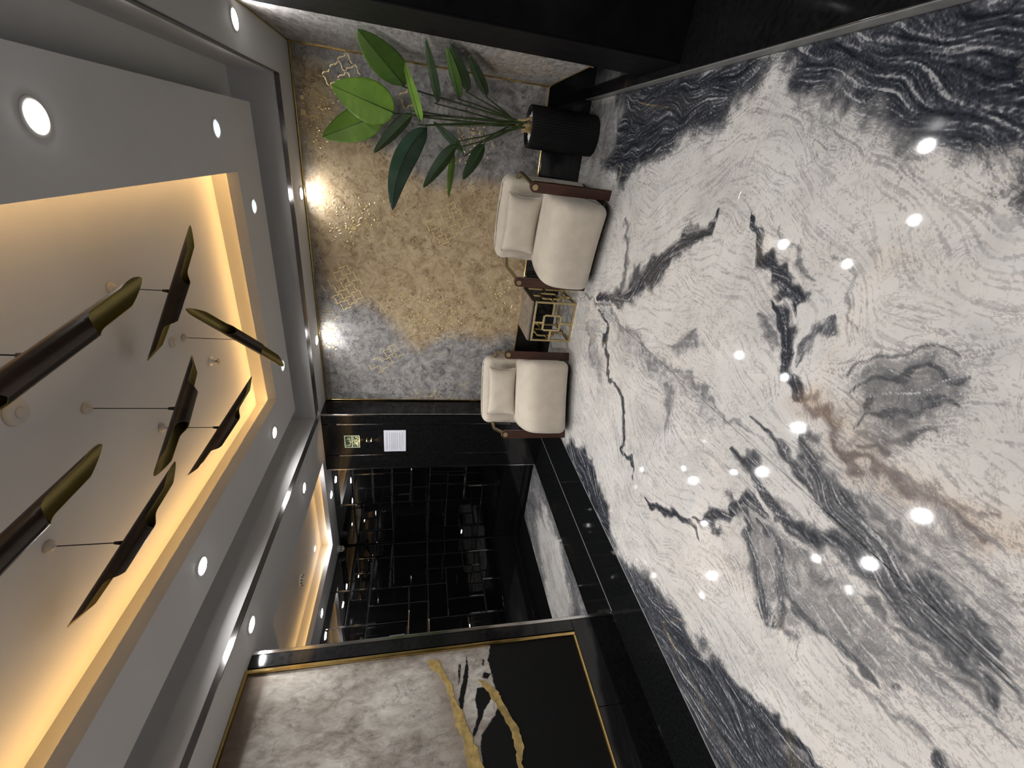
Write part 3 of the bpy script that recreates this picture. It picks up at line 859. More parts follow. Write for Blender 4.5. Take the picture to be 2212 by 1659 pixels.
# ---------------------------------------------------------------- downlights
def downlight(x, y, z, power, label, dim=False, r=.046, group=None, spread=170):
    t = empty('downlight', (x, y, z))
    tag(t, label, 'downlight', group)
    mb = MB(); mb.lathe([(r+.012, 0), (r+.012, -.003), (r+.002, -.005), (r, -.001)], 28)
    mb.build('bezel', 'paint_white', t)
    ln = MB(); ln.lathe([(r, -.0012), (r*.8, -.007), (r*.45, -.011), (.002, -.0125)], 28)
    ln.build('lens', 'lens_dim' if dim else 'lens_on', t)
    if power > 0:
        L = bpy.data.lights.new('downlight_beam', 'AREA')
        L.shape = 'DISK'; L.size = r*1.7; L.energy = power; L.color = WHITE; L.spread = math.radians(spread)
        o = bpy.data.objects.new('downlight_beam', L); COL.objects.link(o); o.parent = t
        o.location = (0, 0, -.0135)
    return t
P_ = SPOT_W
downlight(-.065, 1.80, Z2, P_, 'largest and brightest downlight, on the grey ring beside the nearest pendant tube')
downlight(-.056, 3.153, Z2, P_*.12, 'dim bluish downlight on the grey ring at the corner nearest the plant', True)
downlight(-.529, 3.557, Z2, P_*.12, 'dim downlight on the grey ring facing the golden part of the mural', True)
downlight(-1.857, 3.634, Z2, P_*.12, 'dim downlight half hidden behind the tip of a hanging tube', True)
downlight(-2.266, 3.19, Z2, P_, 'bright downlight on the grey ceiling ring nearest the black column')
downlight(-2.234, 1.85, Z2, P_, 'bright downlight on the grey ring between painting and pendants')
G = 'downlights behind the viewer'
for x, y, z, w_ in ((-.065, .4, Z2, 'door side, just above the viewer'), (-.065, -1.0, Z2, 'door side, behind the viewer'), (-2.24, .45, Z2, 'painting side, level with the painting'), (-2.24, -.95, Z2, 'painting side, behind the viewer')):
    downlight(x, y, z, P_, 'ceiling ring downlight on the '+w_, group=G)
downlight(-.491, 4.275, Z1, P_*.17, 'wall washing downlight above the golden part of the mural')
downlight(-1.87, 4.25, Z1, P_*.17, 'wall washing downlight above the grey part of the mural')
downlight(.49, 3.25, Z1, P_*.36, 'bright downlight in the lower soffit above the plant corner')
downlight(.49, 1.5, Z1, P_*.3, 'soffit downlight above the black door')
downlight(-2.92, 3.22, Z1, P_*.7, 'downlight on the soffit between main room and corridor tray')
downlight(-2.83, 1.86, Z1, P_*.7, 'downlight on the soffit close to the end of the painting wall')
downlight(-2.85, .45, Z1, P_*.6, 'soffit downlight above the near part of the large painting', group=G)
downlight(-2.85, -.9, Z1, P_*.7, 'soffit downlight far along the painting wall behind the viewer', group=G)
downlight(-3.88, 4.14, Z1, P_*.5, 'downlight close to the black mirror wall at the corridor back')
downlight(-4.74, 3.17, Z1, P_*.5, 'downlight close to the black mirror wall at the corridor end')
downlight(-4.42, 3.80, Z1+.17, P_*.15, 'small downlight inside the corridor ceiling tray, nearest the mirror corner', r=.03)
downlight(-3.36, 3.72, Z1+.17, P_*.15, 'small downlight inside the corridor ceiling tray, nearest the black column', r=.03)
downlight(-3.36, 2.33, Z1+.17, P_*.15, 'small downlight inside the corridor ceiling tray, nearest the painting wall', r=.03)

# ---------------------------------------------------------------- back mural
def field_panel(name, n1, n2, pos, attrs, mat, parent, inside=None):
    us = np.linspace(0, 1, n1); vs = np.linspace(0, 1, n2)
    U, V = np.meshgrid(us, vs)
    co = pos(U, V)
    idx = np.arange(U.size).reshape(n2, n1)
    q = np.stack([idx[:-1, :-1], idx[:-1, 1:], idx[1:, 1:], idx[1:, :-1]], -1).reshape(-1, 4)
    me = bpy.data.meshes.new(name); me.from_pydata(co.tolist(), [], q.tolist())
    me.materials.append(M[mat])
    for an, A in attrs.items():
        at = me.attributes.new(an, 'FLOAT', 'POINT'); at.data.foreach_set('value', A.ravel().astype(np.float32))
    o = bpy.data.objects.new(name, me); COL.objects.link(o); o.parent = parent
    return o

MX0, MX1, MZ0, MZ1 = XC1+.004, XW-.004, .405, Z1-.004
mural = tag(empty('wall_mural', (0, YB, 0)), 'gold and grey textured plaster mural with gold frame behind the armchairs', 'mural')
gold_img = [(622, 120), (690, 130), (720, 190), (745, 260), (800, 310), (860, 330), (930, 400), (1010, 395), (1085, 395), (1150, 470), (1130, 720),
            (1050, 738), (960, 722), (900, 748), (850, 700), (800, 660), (730, 645), (695, 600), (665, 420)]
GP = [(p.x, p.z) for p in (on('Y', YB, *q) for q in gold_img)]
nu, nv = 190, 125
UU, VV = np.meshgrid(np.linspace(0, 1, nu), np.linspace(0, 1, nv))
XX, ZZ = MX0+(MX1-MX0)*UU, MZ0+(MZ1-MZ0)*VV
sdg = poly_sd(XX, ZZ, GP)
goldmask = np.clip(.5+sdg/.42, 0, 1)
field_panel('plaster_panel', nu, nv, lambda U, V: np.stack([(MX0+(MX1-MX0)*U).ravel(), np.full(U.size, -.008), (MZ0+(MZ1-MZ0)*V).ravel()], 1), {'gold': goldmask}, 'mural', mural)
bx('backing_board', MX0, MX1, -.0075, -.001, MZ0, MZ1, 'grout', mural)
for (x0, x1, z0, z1) in ((MX0, MX1, MZ0, MZ0+.014), (MX0, MX1, MZ1-.014, MZ1), (MX0, MX0+.016, MZ0+.014, MZ1-.014), (MX1-.016, MX1, MZ0+.014, MZ1-.014)):
    bx('frame_bar', x0, x1, -.02, -.006, z0, z1, 'gold', mural, .004)

# gold lattice patches: quatrefoil bars, each patch one raised leaf piece
def lattice(name, cells, cx, cz, s, ang, keep, seed, parent):
    rg_ = random.Random(seed); mb = MB()
    ca, sa = math.cos(ang), math.sin(ang)
    def seg(p, q):
        # ogee shaped bar between two lattice nodes
        (x0, z0), (x1, z1) = p, q
        dx, dz = x1-x0, z1-z0; L = math.hypot(dx, dz); nxn, nzn = -dz/L, dx/L
        pts = []
        for k in range(9):
            t = .06+.88*k/8
            o = .10*s*math.sin(t*PI*2)*(1 if rg_.random() > -1 else 1)
            o += .02*s*math.sin(t*31+p[0]*40)
            pts.append((x0+dx*t+nxn*o, z0+dz*t+nzn*o))
        w = .05*s
        vs = []; fs = []
        for k, (x, z) in enumerate(pts):
            ww = w*(1.0+.35*math.sin(k*1.7+p[1]*30))
            vs += [(x+nxn*ww, -.0105, z+nzn*ww), (x-nxn*ww, -.0105, z-nzn*ww), (x+nxn*ww, -.0075, z+nzn*ww), (x-nxn*ww, -.0075, z-nzn*ww)]
        for k in range(8):
            a = k*4; b = a+4
            fs += [(a, b, b+1, a+1), (a+2, a, a+1, a+3)[0:0] or (a, a+2, b+2, b), (a+1, b+1, b+3, a+3)]
        fs += [(0, 1, 3, 2), (32, 34, 35, 33)]
        mb.add(vs, fs)
    nodes = lambda i, j: (cx+((i-cells[0]/2)*ca-(j-cells[1]/2)*sa)*s, cz+((i-cells[0]/2)*sa+(j-cells[1]/2)*ca)*s)
    for i in range(cells[0]+1):
        for j in range(cells[1]+1):
            if i < cells[0] and rg_.random() < keep: seg(nodes(i, j), nodes(i+1, j))
            if j < cells[1] and rg_.random() < keep: seg(nodes(i, j), nodes(i, j+1))
    return mb.build(name, 'gilt', parent)
M['gilt'] = pmat('gilding', (.80, .64, .33), .35, .35, var=.12, scale=30)
lattice('gold_lattice', (4, 3), .36, 2.09, .085, .74, .8, 1, mural)
lattice('gold_lattice', (4, 4), -1.34, 2.235, .082, .72, .8, 2, mural)
lattice('gold_lattice', (5, 2), -2.12, 1.86, .078, -.80, .85, 3, mural)
lattice('gold_lattice', (3, 4), -.64, 1.25, .085, .74, .85, 4, mural)
lattice('gold_lattice', (1, 1), .33, 1.63, .105, .74, 1.1, 5, mural)
lattice('gold_lattice', (2, 1), -2.42, .95, .08, .74, .5, 6, mural)

def flakes(parent):
    rg_ = random.Random(21); mb = MB()
    cl = [((900, 660), (90, 60), 230), ((960, 700), (60, 60), 120), ((705, 715), (30, 65), 170), ((765, 480), (80, 60), 150), ((690, 230), (40, 90), 200), ((1090, 640), (45, 70), 110), ((1020, 300), (45, 60), 150), ((930, 855), (60, 12), 60)]
    for (c, r, n) in cl:
        for k in range(n):
            px = c[0]+rg_.gauss(0, .5)*r[0]; py = c[1]+rg_.gauss(0, .5)*r[1]
            p = on('Y', YB-.009, px, py)
            if not (MX0+.03 < p.x < MX1-.03 and MZ0+.03 < p.z < MZ1-.03): continue
            a = rg_.uniform(0, PI); l = rg_.uniform(.008, .021); w = rg_.uniform(.003, .007)
            ca, sa = math.cos(a), math.sin(a)
            vs = []
            for (u, v) in ((-l, 0), (0, -w), (l, 0), (0, w)):
                vs.append((p.x+u*ca-v*sa, -.0085, p.z+u*sa+v*ca))
            vs.append((p.x, -.0125, p.z))
            mb.add(vs, [(0, 1, 4), (1, 2, 4), (2, 3, 4), (3, 0, 4)])
    o = mb.build('gold_flakes', 'gilt', parent); o['kind'] = 'stuff'
flakes(mural)
for (px, py, s) in ((765, 493, .016), (712, 740, .016), (655, 243, .02), (1023, 288, .015), (652, 210, .014)):
    p = on('Y', YB-.01, px, py)
    bx('gold_square', p.x-s, p.x+s, -.0115, -.0075, p.z-s, p.z+s, 'gilt', mural, .001)

# side mural on the right return wall
sm = tag(empty('wall_mural', (XW, 0, 0)), 'narrow grey streaked plaster mural on the side wall behind the plant', 'mural')
SY0, SY1 = 3.27, YB-.02
A = np.linspace(0, 1, 40); B2 = np.linspace(0, 1, 70); U2, V2 = np.meshgrid(A, B2)
field_panel('plaster_panel', 40, 70, lambda U, V: np.stack([np.full(U.size, -.008), (SY0+(SY1-SY0)*U).ravel(), (.43+(Z1-.005-.43)*V).ravel()], 1), {'gold': .22+.15*np.sin(V2*7)}, 'mural_side', sm)
bx('backing_board', -.0075, -.001, SY0, SY1, .43, Z1-.004, 'grout', sm)
for (y0, y1, z0, z1) in ((SY0, SY1, .405, .43), (SY1-.012, SY1, .43, Z1-.01)):
    bx('frame_bar', -.018, -.001, y0, y1, z0, z1, 'gold', sm, .004)
bx('frame_bar', -.018, -.001, SY0, SY1, Z1-.012, Z1-.001, 'gold', sm, .003)

# ---------------------------------------------------------------- painting on the left wall
pt = tag(empty('wall_painting', (XP, 0, 0)), 'large abstract grey and black painting with gold streaks in gold frame', 'painting')
PY0, PY1, PZ0, PZ1 = -.95, 1.645, .37, Z1-.012
def on_p(px): p = on('X', XP+.02, *px); return (p.y, p.z)
def zc(q): return (880+q[0]/4.608, 1380+q[1]/4.608)
n1, n2 = 230, 190
U, V = np.meshgrid(np.linspace(0, 1, n1), np.linspace(0, 1, n2))
YY, ZZ = PY0+(PY1-PY0)*U, PZ0+(PZ1-PZ0)*V
edge = [on_p(zc(q)) for q in ((825, 60), (815, 120), (800, 200), (830, 300), (850, 400), (885, 520), (900, 640), (870, 760), (800, 850), (740, 950), (725, 1090), (760, 1286))]
edge += [(.4, .80), (-.2, .95), (-1.1, .9)]
lowpoly = edge+[(-1.1, .2), (1.9, .2), (1.9, edge[0][1])]
kb = np.clip(.5+poly_sd(YY, ZZ, lowpoly)/.09, 0, 1)
for blob in ([(590, 130), (612, 300), (600, 430), (570, 570), (545, 740), (505, 600), (545, 450), (580, 250)],
             [(510, 240), (535, 240), (525, 440), (502, 450)],
             [(690, 480), (780, 470), (850, 560), (770, 700), (710, 880), (655, 1010), (650, 930), (705, 760), (675, 600)],
             [(742, 190), (770, 190), (765, 260), (742, 260)], [(760, 320), (830, 340), (800, 400), (740, 380)]):
    kb = np.maximum(kb, np.clip(.5+poly_sd(YY, ZZ, [on_p(zc(q)) for q in blob])/.07, 0, 1))
bz = np.clip((ZZ-2.33)/.12, 0, 1)*.9  # top band: shade above the downlight's cut-off, painted into the canvas colour
bz = np.maximum(bz, .6*np.clip(1-np.abs(ZZ-1.25-.25*(YY-1.2))/.25, 0, 1))
field_panel('canvas', n1, n2, lambda U, V: np.stack([np.full(U.size, .012), (PY0+(PY1-PY0)*U).ravel(), (PZ0+(PZ1-PZ0)*V).ravel()], 1)[:, [0, 1, 2]], {'black': kb, 'brown': bz}, 'painting', pt)
bx('backing_board', 0, .011, PY0, PY1, PZ0, PZ1, 'grout', pt)
for (y0, y1, z0, z1) in ((PY0-.02, PY1, PZ0-.022, PZ0), (PY0-.02, PY1, PZ1-.012, PZ1+.01), (PY1-.001, PY1+.024, PZ0-.022, PZ1+.01), (PY0-.02, PY0, PZ0, PZ1-.012)):
    bx('frame_bar', .0, .028, y0, y1, z0, z1, 'gold', pt, .006)
def streak(left, right, ext):
    l = [on_p(zc(q)) for q in left]+[e[0] for e in ext]; r = [on_p(zc(q)) for q in right]+[e[1] for e in ext]
    l = spline([(*p, 0) for p in l], 5, False); r = spline([(*p, 0) for p in r], 5, False)
    rg_ = random.Random(5); mb = MB(); vs = []; fs = []
    for a, b in zip(l, r):
        j1, j2 = rg_.uniform(-.006, .006), rg_.uniform(-.006, .006)
        vs += [(.0145, a.x, a.y+j1), (.0145, b.x, b.y+j2), (.0118, a.x, a.y+j1), (.0118, b.x, b.y+j2)]
    for k in range(len(l)-1):
        a = 4*k; b = a+4
        fs += [(a, a+1, b+1, b), (a, b, b+2, a+2), (a+1, a+3, b+3, b+1)]
    mb.add(vs, fs)
    mb.build('gold_leaf_streak', 'leafgold', pt)
M['leafgold'] = pmat('hammered_gold_leaf', (.52, .38, .15), .42, .7, var=.3, scale=26, bmp=.5, bscale=70)
streak([(195, 205), (240, 290), (330, 370), (400, 520), (440, 640), (470, 830), (540, 950), (570, 1110), (600, 1240)],
       [(325, 205), (340, 280), (430, 430), (470, 570), (540, 700), (600, 870), (660, 1010), (720, 1130), (760, 1250)],
       [((.75, 1.14), (.72, .95)), ((.4, 1.2), (.4, .98)), ((-.1, 1.4), (-.1, 1.15)), ((-.9, 1.6), (-.9, 1.45))])
streak([(705, 400), (760, 470), (830, 570), (900, 680), (990, 830), (1040, 950), (1080, 1090), (1105, 1286)],
       [(720, 395), (790, 430), (890, 510), (940, 590), (1080, 840), (1130, 960), (1160, 1110), (1170, 1286)],
       [((.7, .80), (.7, .70)), ((.3, .85), (.3, .78)), ((-.2, .8), (-.2, .78))])

# ---------------------------------------------------------------- armchairs
def make_chair(loc, ang, label):
    t = empty('armchair', (loc[0], loc[1], 0), math.radians(ang)); tag(t, label, 'armchair', 'cream armchairs in front of the mural')
    prof = spline([(.47, .36), (.44, .445), (.25, .478), (.05, .485), (-.10, .462), (-.185, .39), (-.215, .28), (-.218, .17), (-.205, .09), (-.15, .058), (.1, .07), (.42, .12)], 6)
    Wd, r = .363, .07
    st = []
    for k in range(7):
        a = PI/2*k/6; st.append((-(Wd-r+r*math.cos(a)), r*(1-math.sin(a)) , (0, 0)))
    st2 = [(-t_, i, s_) for (t_, i, s_) in st][::-1]
    stations = st + [(x, 0, (0, .006*(1-(x/.3)**2))) for x in (-.2, -.1, 0, .1, .2)] + st2
    vs, fs = loft(prof, stations, lambda u, v, x: (x, u, v))
    MB().add(vs, fs, 0, True).build('seat', 'fabric', t)
    plan = spline([(-.30, .385), (-.15, .41), (0, .415), (.15, .41), (.30, .385), (.352, .40), (.372, .45), (.365, .52), (.32, .59), (.2, .635), (0, .65), (-.2, .635), (-.32, .59), (-.365, .52), (-.372, .45), (-.352, .40)], 5)
    stz = []
    for k in range(4): a = PI/2*k/3; stz.append((.08+.03*(1-math.cos(a)), .025*(1-math.sin(a)), (0, -.01)))
    for z in (.2, .35, .5, .62, .70, .725): stz.append((z, 0, (0, -.01+.045*(z-.1))))
    for k in range(1, 10): a = PI/2*k/9; stz.append((.73+.075*math.sin(a), .085*(1-math.cos(a)), (0, .018+.012*math.sin(a))))
    vs, fs = loft(plan, stz, lambda u, v, z: (u, v, z))
    MB().add(vs, fs, 0, True).build('backrest', 'fabric', t)
    for s in (-1, 1):
        # plank leg with rounded top, seen from the front
        hw, zt = .040, .636
        out = [(-hw, 0), (hw, 0)]+[(hw*math.cos(a), zt+hw*math.sin(a)) for a in [PI*k/14 for k in range(15)]]
        n = len(out); mb = MB(); cx = s*.403
        e = .003
        rings = []
        for (y, k) in ((-.018, e), (-.015, 0), (.015, 0), (.018, e)):
            rings += [(cx+u*(1-k/hw), y, max(0, v-(k if v > .3 else 0))) for u, v in out]
        fs = [(q*n+j, q*n+(j+1) % n, (q+1)*n+(j+1) % n, (q+1)*n+j) for q in range(3) for j in range(n)]
        fs += [list(range(n))[::-1], [3*n+j for j in range(n)]]
        lg = mb.add(rings, fs).build('leg', 'wood', t)
        pin = MB(); pin.tube([(cx, -.024, zt), (cx, -.0175, zt)], .0225, 20); pin.box(cx-.0015, cx+.0015, -.0246, -.0236, zt-.016, zt+.016)
        pin.build('brass_pin', 'brass', lg)
        pts = spline([(cx, .018, zt), (s*.408, .15, .655), (s*.415, .29, .676), (s*.414, .345, .686), (s*.39, .395, .69), (s*.30, .50, .692)], 6, False)
        MB().tube(pts, .0165, 12).build('arm_rod', 'brass_dull', t)
        MB().lathe([(.022, 0), (.02, .08), (.026, .10)], 16, (s*.24, .50, 0)).build('rear_foot', 'foot', t)
    bx('under_frame', -.36, .36, -.10, .50, .055, .075, 'foot', t)
    return t

def make_cushion(loc, ang, label):
    a = math.radians(ang)
    ex = Vector((math.cos(a), math.sin(a), 0)); ey = Vector((-math.sin(a), math.cos(a), 0))
    p = Vector((*loc, 0))+ey*.318+Vector((0, 0, .618))
    n = 25; vs = []; hw, hh, T = .262, .152, .062
    for side in (-1, 1):
        for i in range(n):
            for j in range(n):
                u = -1+2*i/(n-1); v = -1+2*j/(n-1)
                x = hw*u*(1-.10*(1-abs(v)**2)*abs(u)**2)
                z = hh*v*(1-.12*(1-abs(u)**2)*abs(v)**2)
                th = T*((1-abs(u)**3.2)*(1-abs(v)**3.2))**.5
                th *= 1+.05*math.sin(9*u+4*v)
                # gathers near the lower corners
                th += .004*math.sin(26*u)*max(0, -v-.4)*max(0, abs(u)-.35)*side*side*4
                vs.append((x, side*th, z))
    fs = []
    for sidx in (0, 1):
        for i in range(n-1):
            for j in range(n-1):
                k = sidx*n*n+i*n+j
                fs.append((k, k+1, k+n+1, k+n) if sidx else (k, k+n, k+n+1, k+1))
    o = MB().add(vs, fs, 0, True)
    t = empty('cushion', p, a); t.rotation_euler = (math.radians(-11), 0, a)
    ob = o.build('cover', 'fabric', t)
    bm = bmesh.new(); bm.from_mesh(ob.data); bmesh.ops.remove_doubles(bm, verts=bm.verts, dist=.0006); bmesh.ops.recalc_face_normals(bm, faces=bm.faces); bm.to_mesh(ob.data); bm.free()
    pip = MB()
    rim = []
    for k in range(n): rim.append(vs[k*n])
    for k in range(1, n): rim.append(vs[(n-1)*n+k])
    for k in range(n-2, -1, -1): rim.append(vs[k*n+n-1])
    for k in range(n-2, -1, -1): rim.append(vs[k])
    pip.tube([(x, 0, z) for x, y, z in rim], .0035, 6, cap=False)
    pip.build('piping', 'fabric', t)
    return tag(t, label, 'cushion', 'cream cushions on the armchairs')
NCH, FCH = (-.572, 3.592), (-2.089, 3.555)
make_chair(NCH, -10.1, 'cream armchair between the potted plant and the brass side table')
make_chair(FCH, 22.8, 'cream armchair beside the black column with the sign')
make_cushion(NCH, -10.1, 'cream cushion on the armchair next to the plant')
make_cushion(FCH, 22.8, 'cream cushion on the armchair next to the black column')

# ---------------------------------------------------------------- side table
tb = tag(empty('side_table', (-1.375, 4.0, 0)), 'square brass side table with lattice sides and brown marble top', 'side table')
hx, hy, H = .205, .235, .45
bx('table_top', -hx+.004, hx-.004, -hy+.004, hy-.004, H-.018, H, 'tabletop', tb, .002)
bx('top_edge', -hx, hx, -hy, hy, H-.034, H-.0185, 'foot', tb, .002)
w = .0098
for sx in (-1, 1):
    for sy in (-1, 1):
        bx('leg', sx*(hx-w)-w, sx*(hx-w)+w, sy*(hy-w)-w, sy*(hy-w)+w, 0, H-.034, 'brass', tb, .0015)
for sy in (-1, 1):
    for z in (w, H-.034-w): bx('rail', -hx+2*w, hx-2*w, sy*(hy-w)-w, sy*(hy-w)+w, z-w, z+w, 'brass', tb, .0015)
for sx in (-1, 1):
    for z in (w, H-.034-w): bx('rail', sx*(hx-w)-w, sx*(hx-w)+w, -hy+2*w, hy-2*w, z-w, z+w, 'brass', tb, .0015)
def lattice_side(axis, pos, half):
    top = H-.034
    def bar(a0, a1, z0, z1):
        if axis == 'y': bx('lattice_bar', a0, a1, pos-w*.9, pos+w*.9, z0, z1, 'brass', tb, .0015)
        else: bx('lattice_bar', pos-w*.9, pos+w*.9, a0, a1, z0, z1, 'brass', tb, .0015)
    A0, A1 = -.42*half, .32*half; Z0, Z1_ = .33*top, .74*top
    bar(A0, A1, Z0-w, Z0+w); bar(A0, A1, Z1_-w, Z1_+w)
    bar(A0-w, A0+w, Z0+w, Z1_-w); bar(A1-w, A1+w, Z0+w, Z1_-w)
    c = (A0+A1)/2; zc_ = (Z0+Z1_)/2
    bar(c-w, c+w, Z1_+w, top-2*w); bar(c-w, c+w, 2*w, Z0-w)
    bar(-half+2*w, A0-w, zc_-w, zc_+w); bar(A1+w, half-2*w, zc_-w, zc_+w)
lattice_side('y', -hy+w, hx)
lattice_side('x', -hx+w, hy); lattice_side('x', hx-w, hy)

# ---------------------------------------------------------------- potted plant
PC = (.255, 4.175)
pl = tag(empty('potted_plant', (PC[0], PC[1], 0)), 'tall bird of paradise plant in ribbed black pot by the corner', 'plant')
def pot():
    n = 216; R = .166; prof = [(.93, 0), (.97, .008), (.985, .03), (1.0, .30), (1.0, .58), (.985, .60)]
    vs = []
    for (k, z) in prof:
        for j in range(n):
            a = 2*PI*j/n; f = R*k-(.0045 if z > .02 else .002)*(.5-.5*math.cos(a*54))
            vs.append((f*math.cos(a), f*math.sin(a), z))
    m_ = len(prof)
    for (r, z) in ((.158, .604), (.142, .604), (.136, .59), (.134, .54)):
        for j in range(n): a = 2*PI*j/n; vs.append((r*math.cos(a), r*math.sin(a), z))
    tot = m_+4
    fs = [(i*n+j, i*n+(j+1) % n, (i+1)*n+(j+1) % n, (i+1)*n+j) for i in range(tot-1) for j in range(n)]
    fs += [list(range(n))[::-1], [(tot-1)*n+j for j in range(n)]]
    return MB().add(vs, fs, 0, False).build('pot', 'pot', pl)
po = pot()
rp = random.Random(2); ico = bmesh.new(); bmesh.ops.create_icosphere(ico, subdivisions=1, radius=1); iv = [v.co.copy() for v in ico.verts]; iff = [[v.index for v in f.verts] for f in ico.faces]; ico.free()
pb = MB()
for k in range(240):
    a = rp.uniform(0, 2*PI); r = .126*math.sqrt(rp.random()); s = rp.uniform(.008, .015)
    c = Vector((r*math.cos(a), r*math.sin(a), .568+rp.uniform(-.006, .008)))
    pb.add([c+Vector((v.x*s*1.2, v.y*s, v.z*s*.75)) for v in iv], iff, 0, True)
tag(pb.build('pebbles', 'pebble', pl), kind='stuff')
base = Vector((0.005, -.01, .56))
hk = MB()
for (dx, dy, dz, r) in ((.0, 0, .16, .032), (.03, .01, .10, .016), (-.03, -.02, .11, .014)):
    hk.tube([base+Vector((dx*.6, dy*.6, 0)), base+Vector((dx, dy, dz*.5)), base+Vector((dx*1.3, dy*1.3, dz))], [r, r*.85, r*.3], 10)
hk.tube([base+Vector((.05, -.03, .0)), base+Vector((.055, -.03, .05)), base+Vector((.035, -.02, .09)), base+Vector((.03, -.02, .15))], [.012, .013, .011, .004], 8)
hk.tube([base+Vector((-.05, -.03, .0)), base+Vector((-.04, -.03, .06)), base+Vector((-.055, -.035, .11))], [.014, .012, .003], 8)
hk.build('trunk', 'trunk', pl)

def leaf(tip, bas, Yt, Yb, wid, mat, roll=0.0, fold=.25, droop=0.0, mid=None, asym=0.0):
    """tip and base of the blade; a petiole runs from the base down to the trunk"""
    def at(px, Y):
        p = on('Y', Y, *px)
        if p.x > XW-.05:
            d = ray(*px); p = CAM+d*((XW-.05)/d.x)
        return p-Vector((PC[0], PC[1], 0))
    T_, B_ = at(tip, Yt), at(bas, Yb)
    if mid is not None: Mi = at(mid[:2], mid[2])
    else: Mi = (T_+B_)/2+Vector((0, 0, droop))
    n = 22; m_ = 8
    cl = []
    for k in range(n+1):
        t = k/n; c = B_*(1-t)**2+(2*Mi-(T_+B_)/2)*2*t*(1-t)+T_*t*t
        cl.append(c)
    vs = []; uvs = []
    cw = CAM-Vector((PC[0], PC[1], 0))
    for k, c in enumerate(cl):
        t = k/n
        ax = (cl[min(k+1, n)]-cl[max(k-1, 0)]).normalized()
        vd = (cw-c).normalized()
        side = ax.cross(vd).normalized(); nr = side.cross(ax).normalized()
        s2 = side*math.cos(roll)+nr*math.sin(roll); n2_ = s2.cross(ax).normalized()
        prof = (math.sin(PI*min(1, t**.80))**.62) if 0 < t < 1 else 0
        prof = max(prof*(1-.22*t), .02)
        for j in range(-m_, m_+1):
            u = j/m_; asf = 1+asym*u
            rip = .012*math.sin(k*2.1+abs(u)*3)*abs(u)
            p = c+s2*(u*wid/2*prof*asf)-n2_*(fold*abs(u)*wid/2*prof)+n2_*(rip*wid*3*.25)
            vs.append(p); uvs.append((t*3.2+abs(u)*.55, u))
    q = 2*m_+1
    fs = [(k*q+j, k*q+j+1, (k+1)*q+j+1, (k+1)*q+j) for k in range(n) for j in range(q-1)]
    me = bpy.data.meshes.new('leaf'); me.from_pydata([tuple(v) for v in vs], [], fs)
    me.materials.append(M[mat])
    ul = me.uv_layers.new(name='UVMap')
    for p in me.polygons:
        p.use_smooth = True
        for li in p.loop_indices: ul.data[li].uv = uvs[me.loops[li].vertex_index]
    o = bpy.data.objects.new('leaf', me); COL.objects.link(o); o.parent = pl
    sd = o.modifiers.new('thickness', 'SOLIDIFY'); sd.thickness = .0016
    MB().tube([c+Vector((0, -.002, 0)) for c in cl], [max(.0012, .0042*(1-k/n)) for k in range(n+1)], 6).build('midrib', 'leaf_dark' if mat != 'leaf_dark' else 'leaf_mid', o)
    st0 = base+Vector((rp.uniform(-.02, .02), rp.uniform(-.02, .015), rp.uniform(.06, .12)))
    d1 = (cl[0]-cl[1]).normalized()
    mid_p = st0*.45+B_*.55+Vector((0, 0, .05*(B_-st0).length)); mid_p = mid_p*.7+(st0+(B_-st0)*.55)*.3
    pts = spline([st0, st0*.7+mid_p*.3+Vector((0, 0, .02)), mid_p, B_+d1*.03, B_], 6, False)
    npt = len(pts)
    MB().tube(pts, [.0095-.0055*i/(npt-1) for i in range(npt)], 7).build('petiole', 'stem', pl)

Yp = PC[1]
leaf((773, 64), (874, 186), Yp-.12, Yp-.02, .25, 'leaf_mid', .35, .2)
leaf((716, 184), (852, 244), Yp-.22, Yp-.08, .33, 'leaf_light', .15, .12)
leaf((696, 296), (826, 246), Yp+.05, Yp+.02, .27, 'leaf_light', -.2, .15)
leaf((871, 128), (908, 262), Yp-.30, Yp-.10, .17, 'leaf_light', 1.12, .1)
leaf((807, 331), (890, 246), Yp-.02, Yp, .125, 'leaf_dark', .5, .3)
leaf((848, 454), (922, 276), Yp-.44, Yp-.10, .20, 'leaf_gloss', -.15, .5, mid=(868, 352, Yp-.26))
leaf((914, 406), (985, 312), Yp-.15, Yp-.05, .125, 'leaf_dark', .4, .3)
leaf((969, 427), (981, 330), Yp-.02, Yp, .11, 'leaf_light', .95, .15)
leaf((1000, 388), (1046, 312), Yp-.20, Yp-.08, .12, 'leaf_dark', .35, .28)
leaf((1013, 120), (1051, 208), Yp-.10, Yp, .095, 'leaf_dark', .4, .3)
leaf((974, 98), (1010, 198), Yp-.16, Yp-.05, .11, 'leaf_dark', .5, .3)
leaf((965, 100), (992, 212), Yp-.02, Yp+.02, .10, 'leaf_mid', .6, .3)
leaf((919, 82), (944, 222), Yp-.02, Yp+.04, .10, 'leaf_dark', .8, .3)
leaf((935, 262), (1000, 330), Yp+.04, Yp+.02, .09, 'leaf_dark', .6, .3)

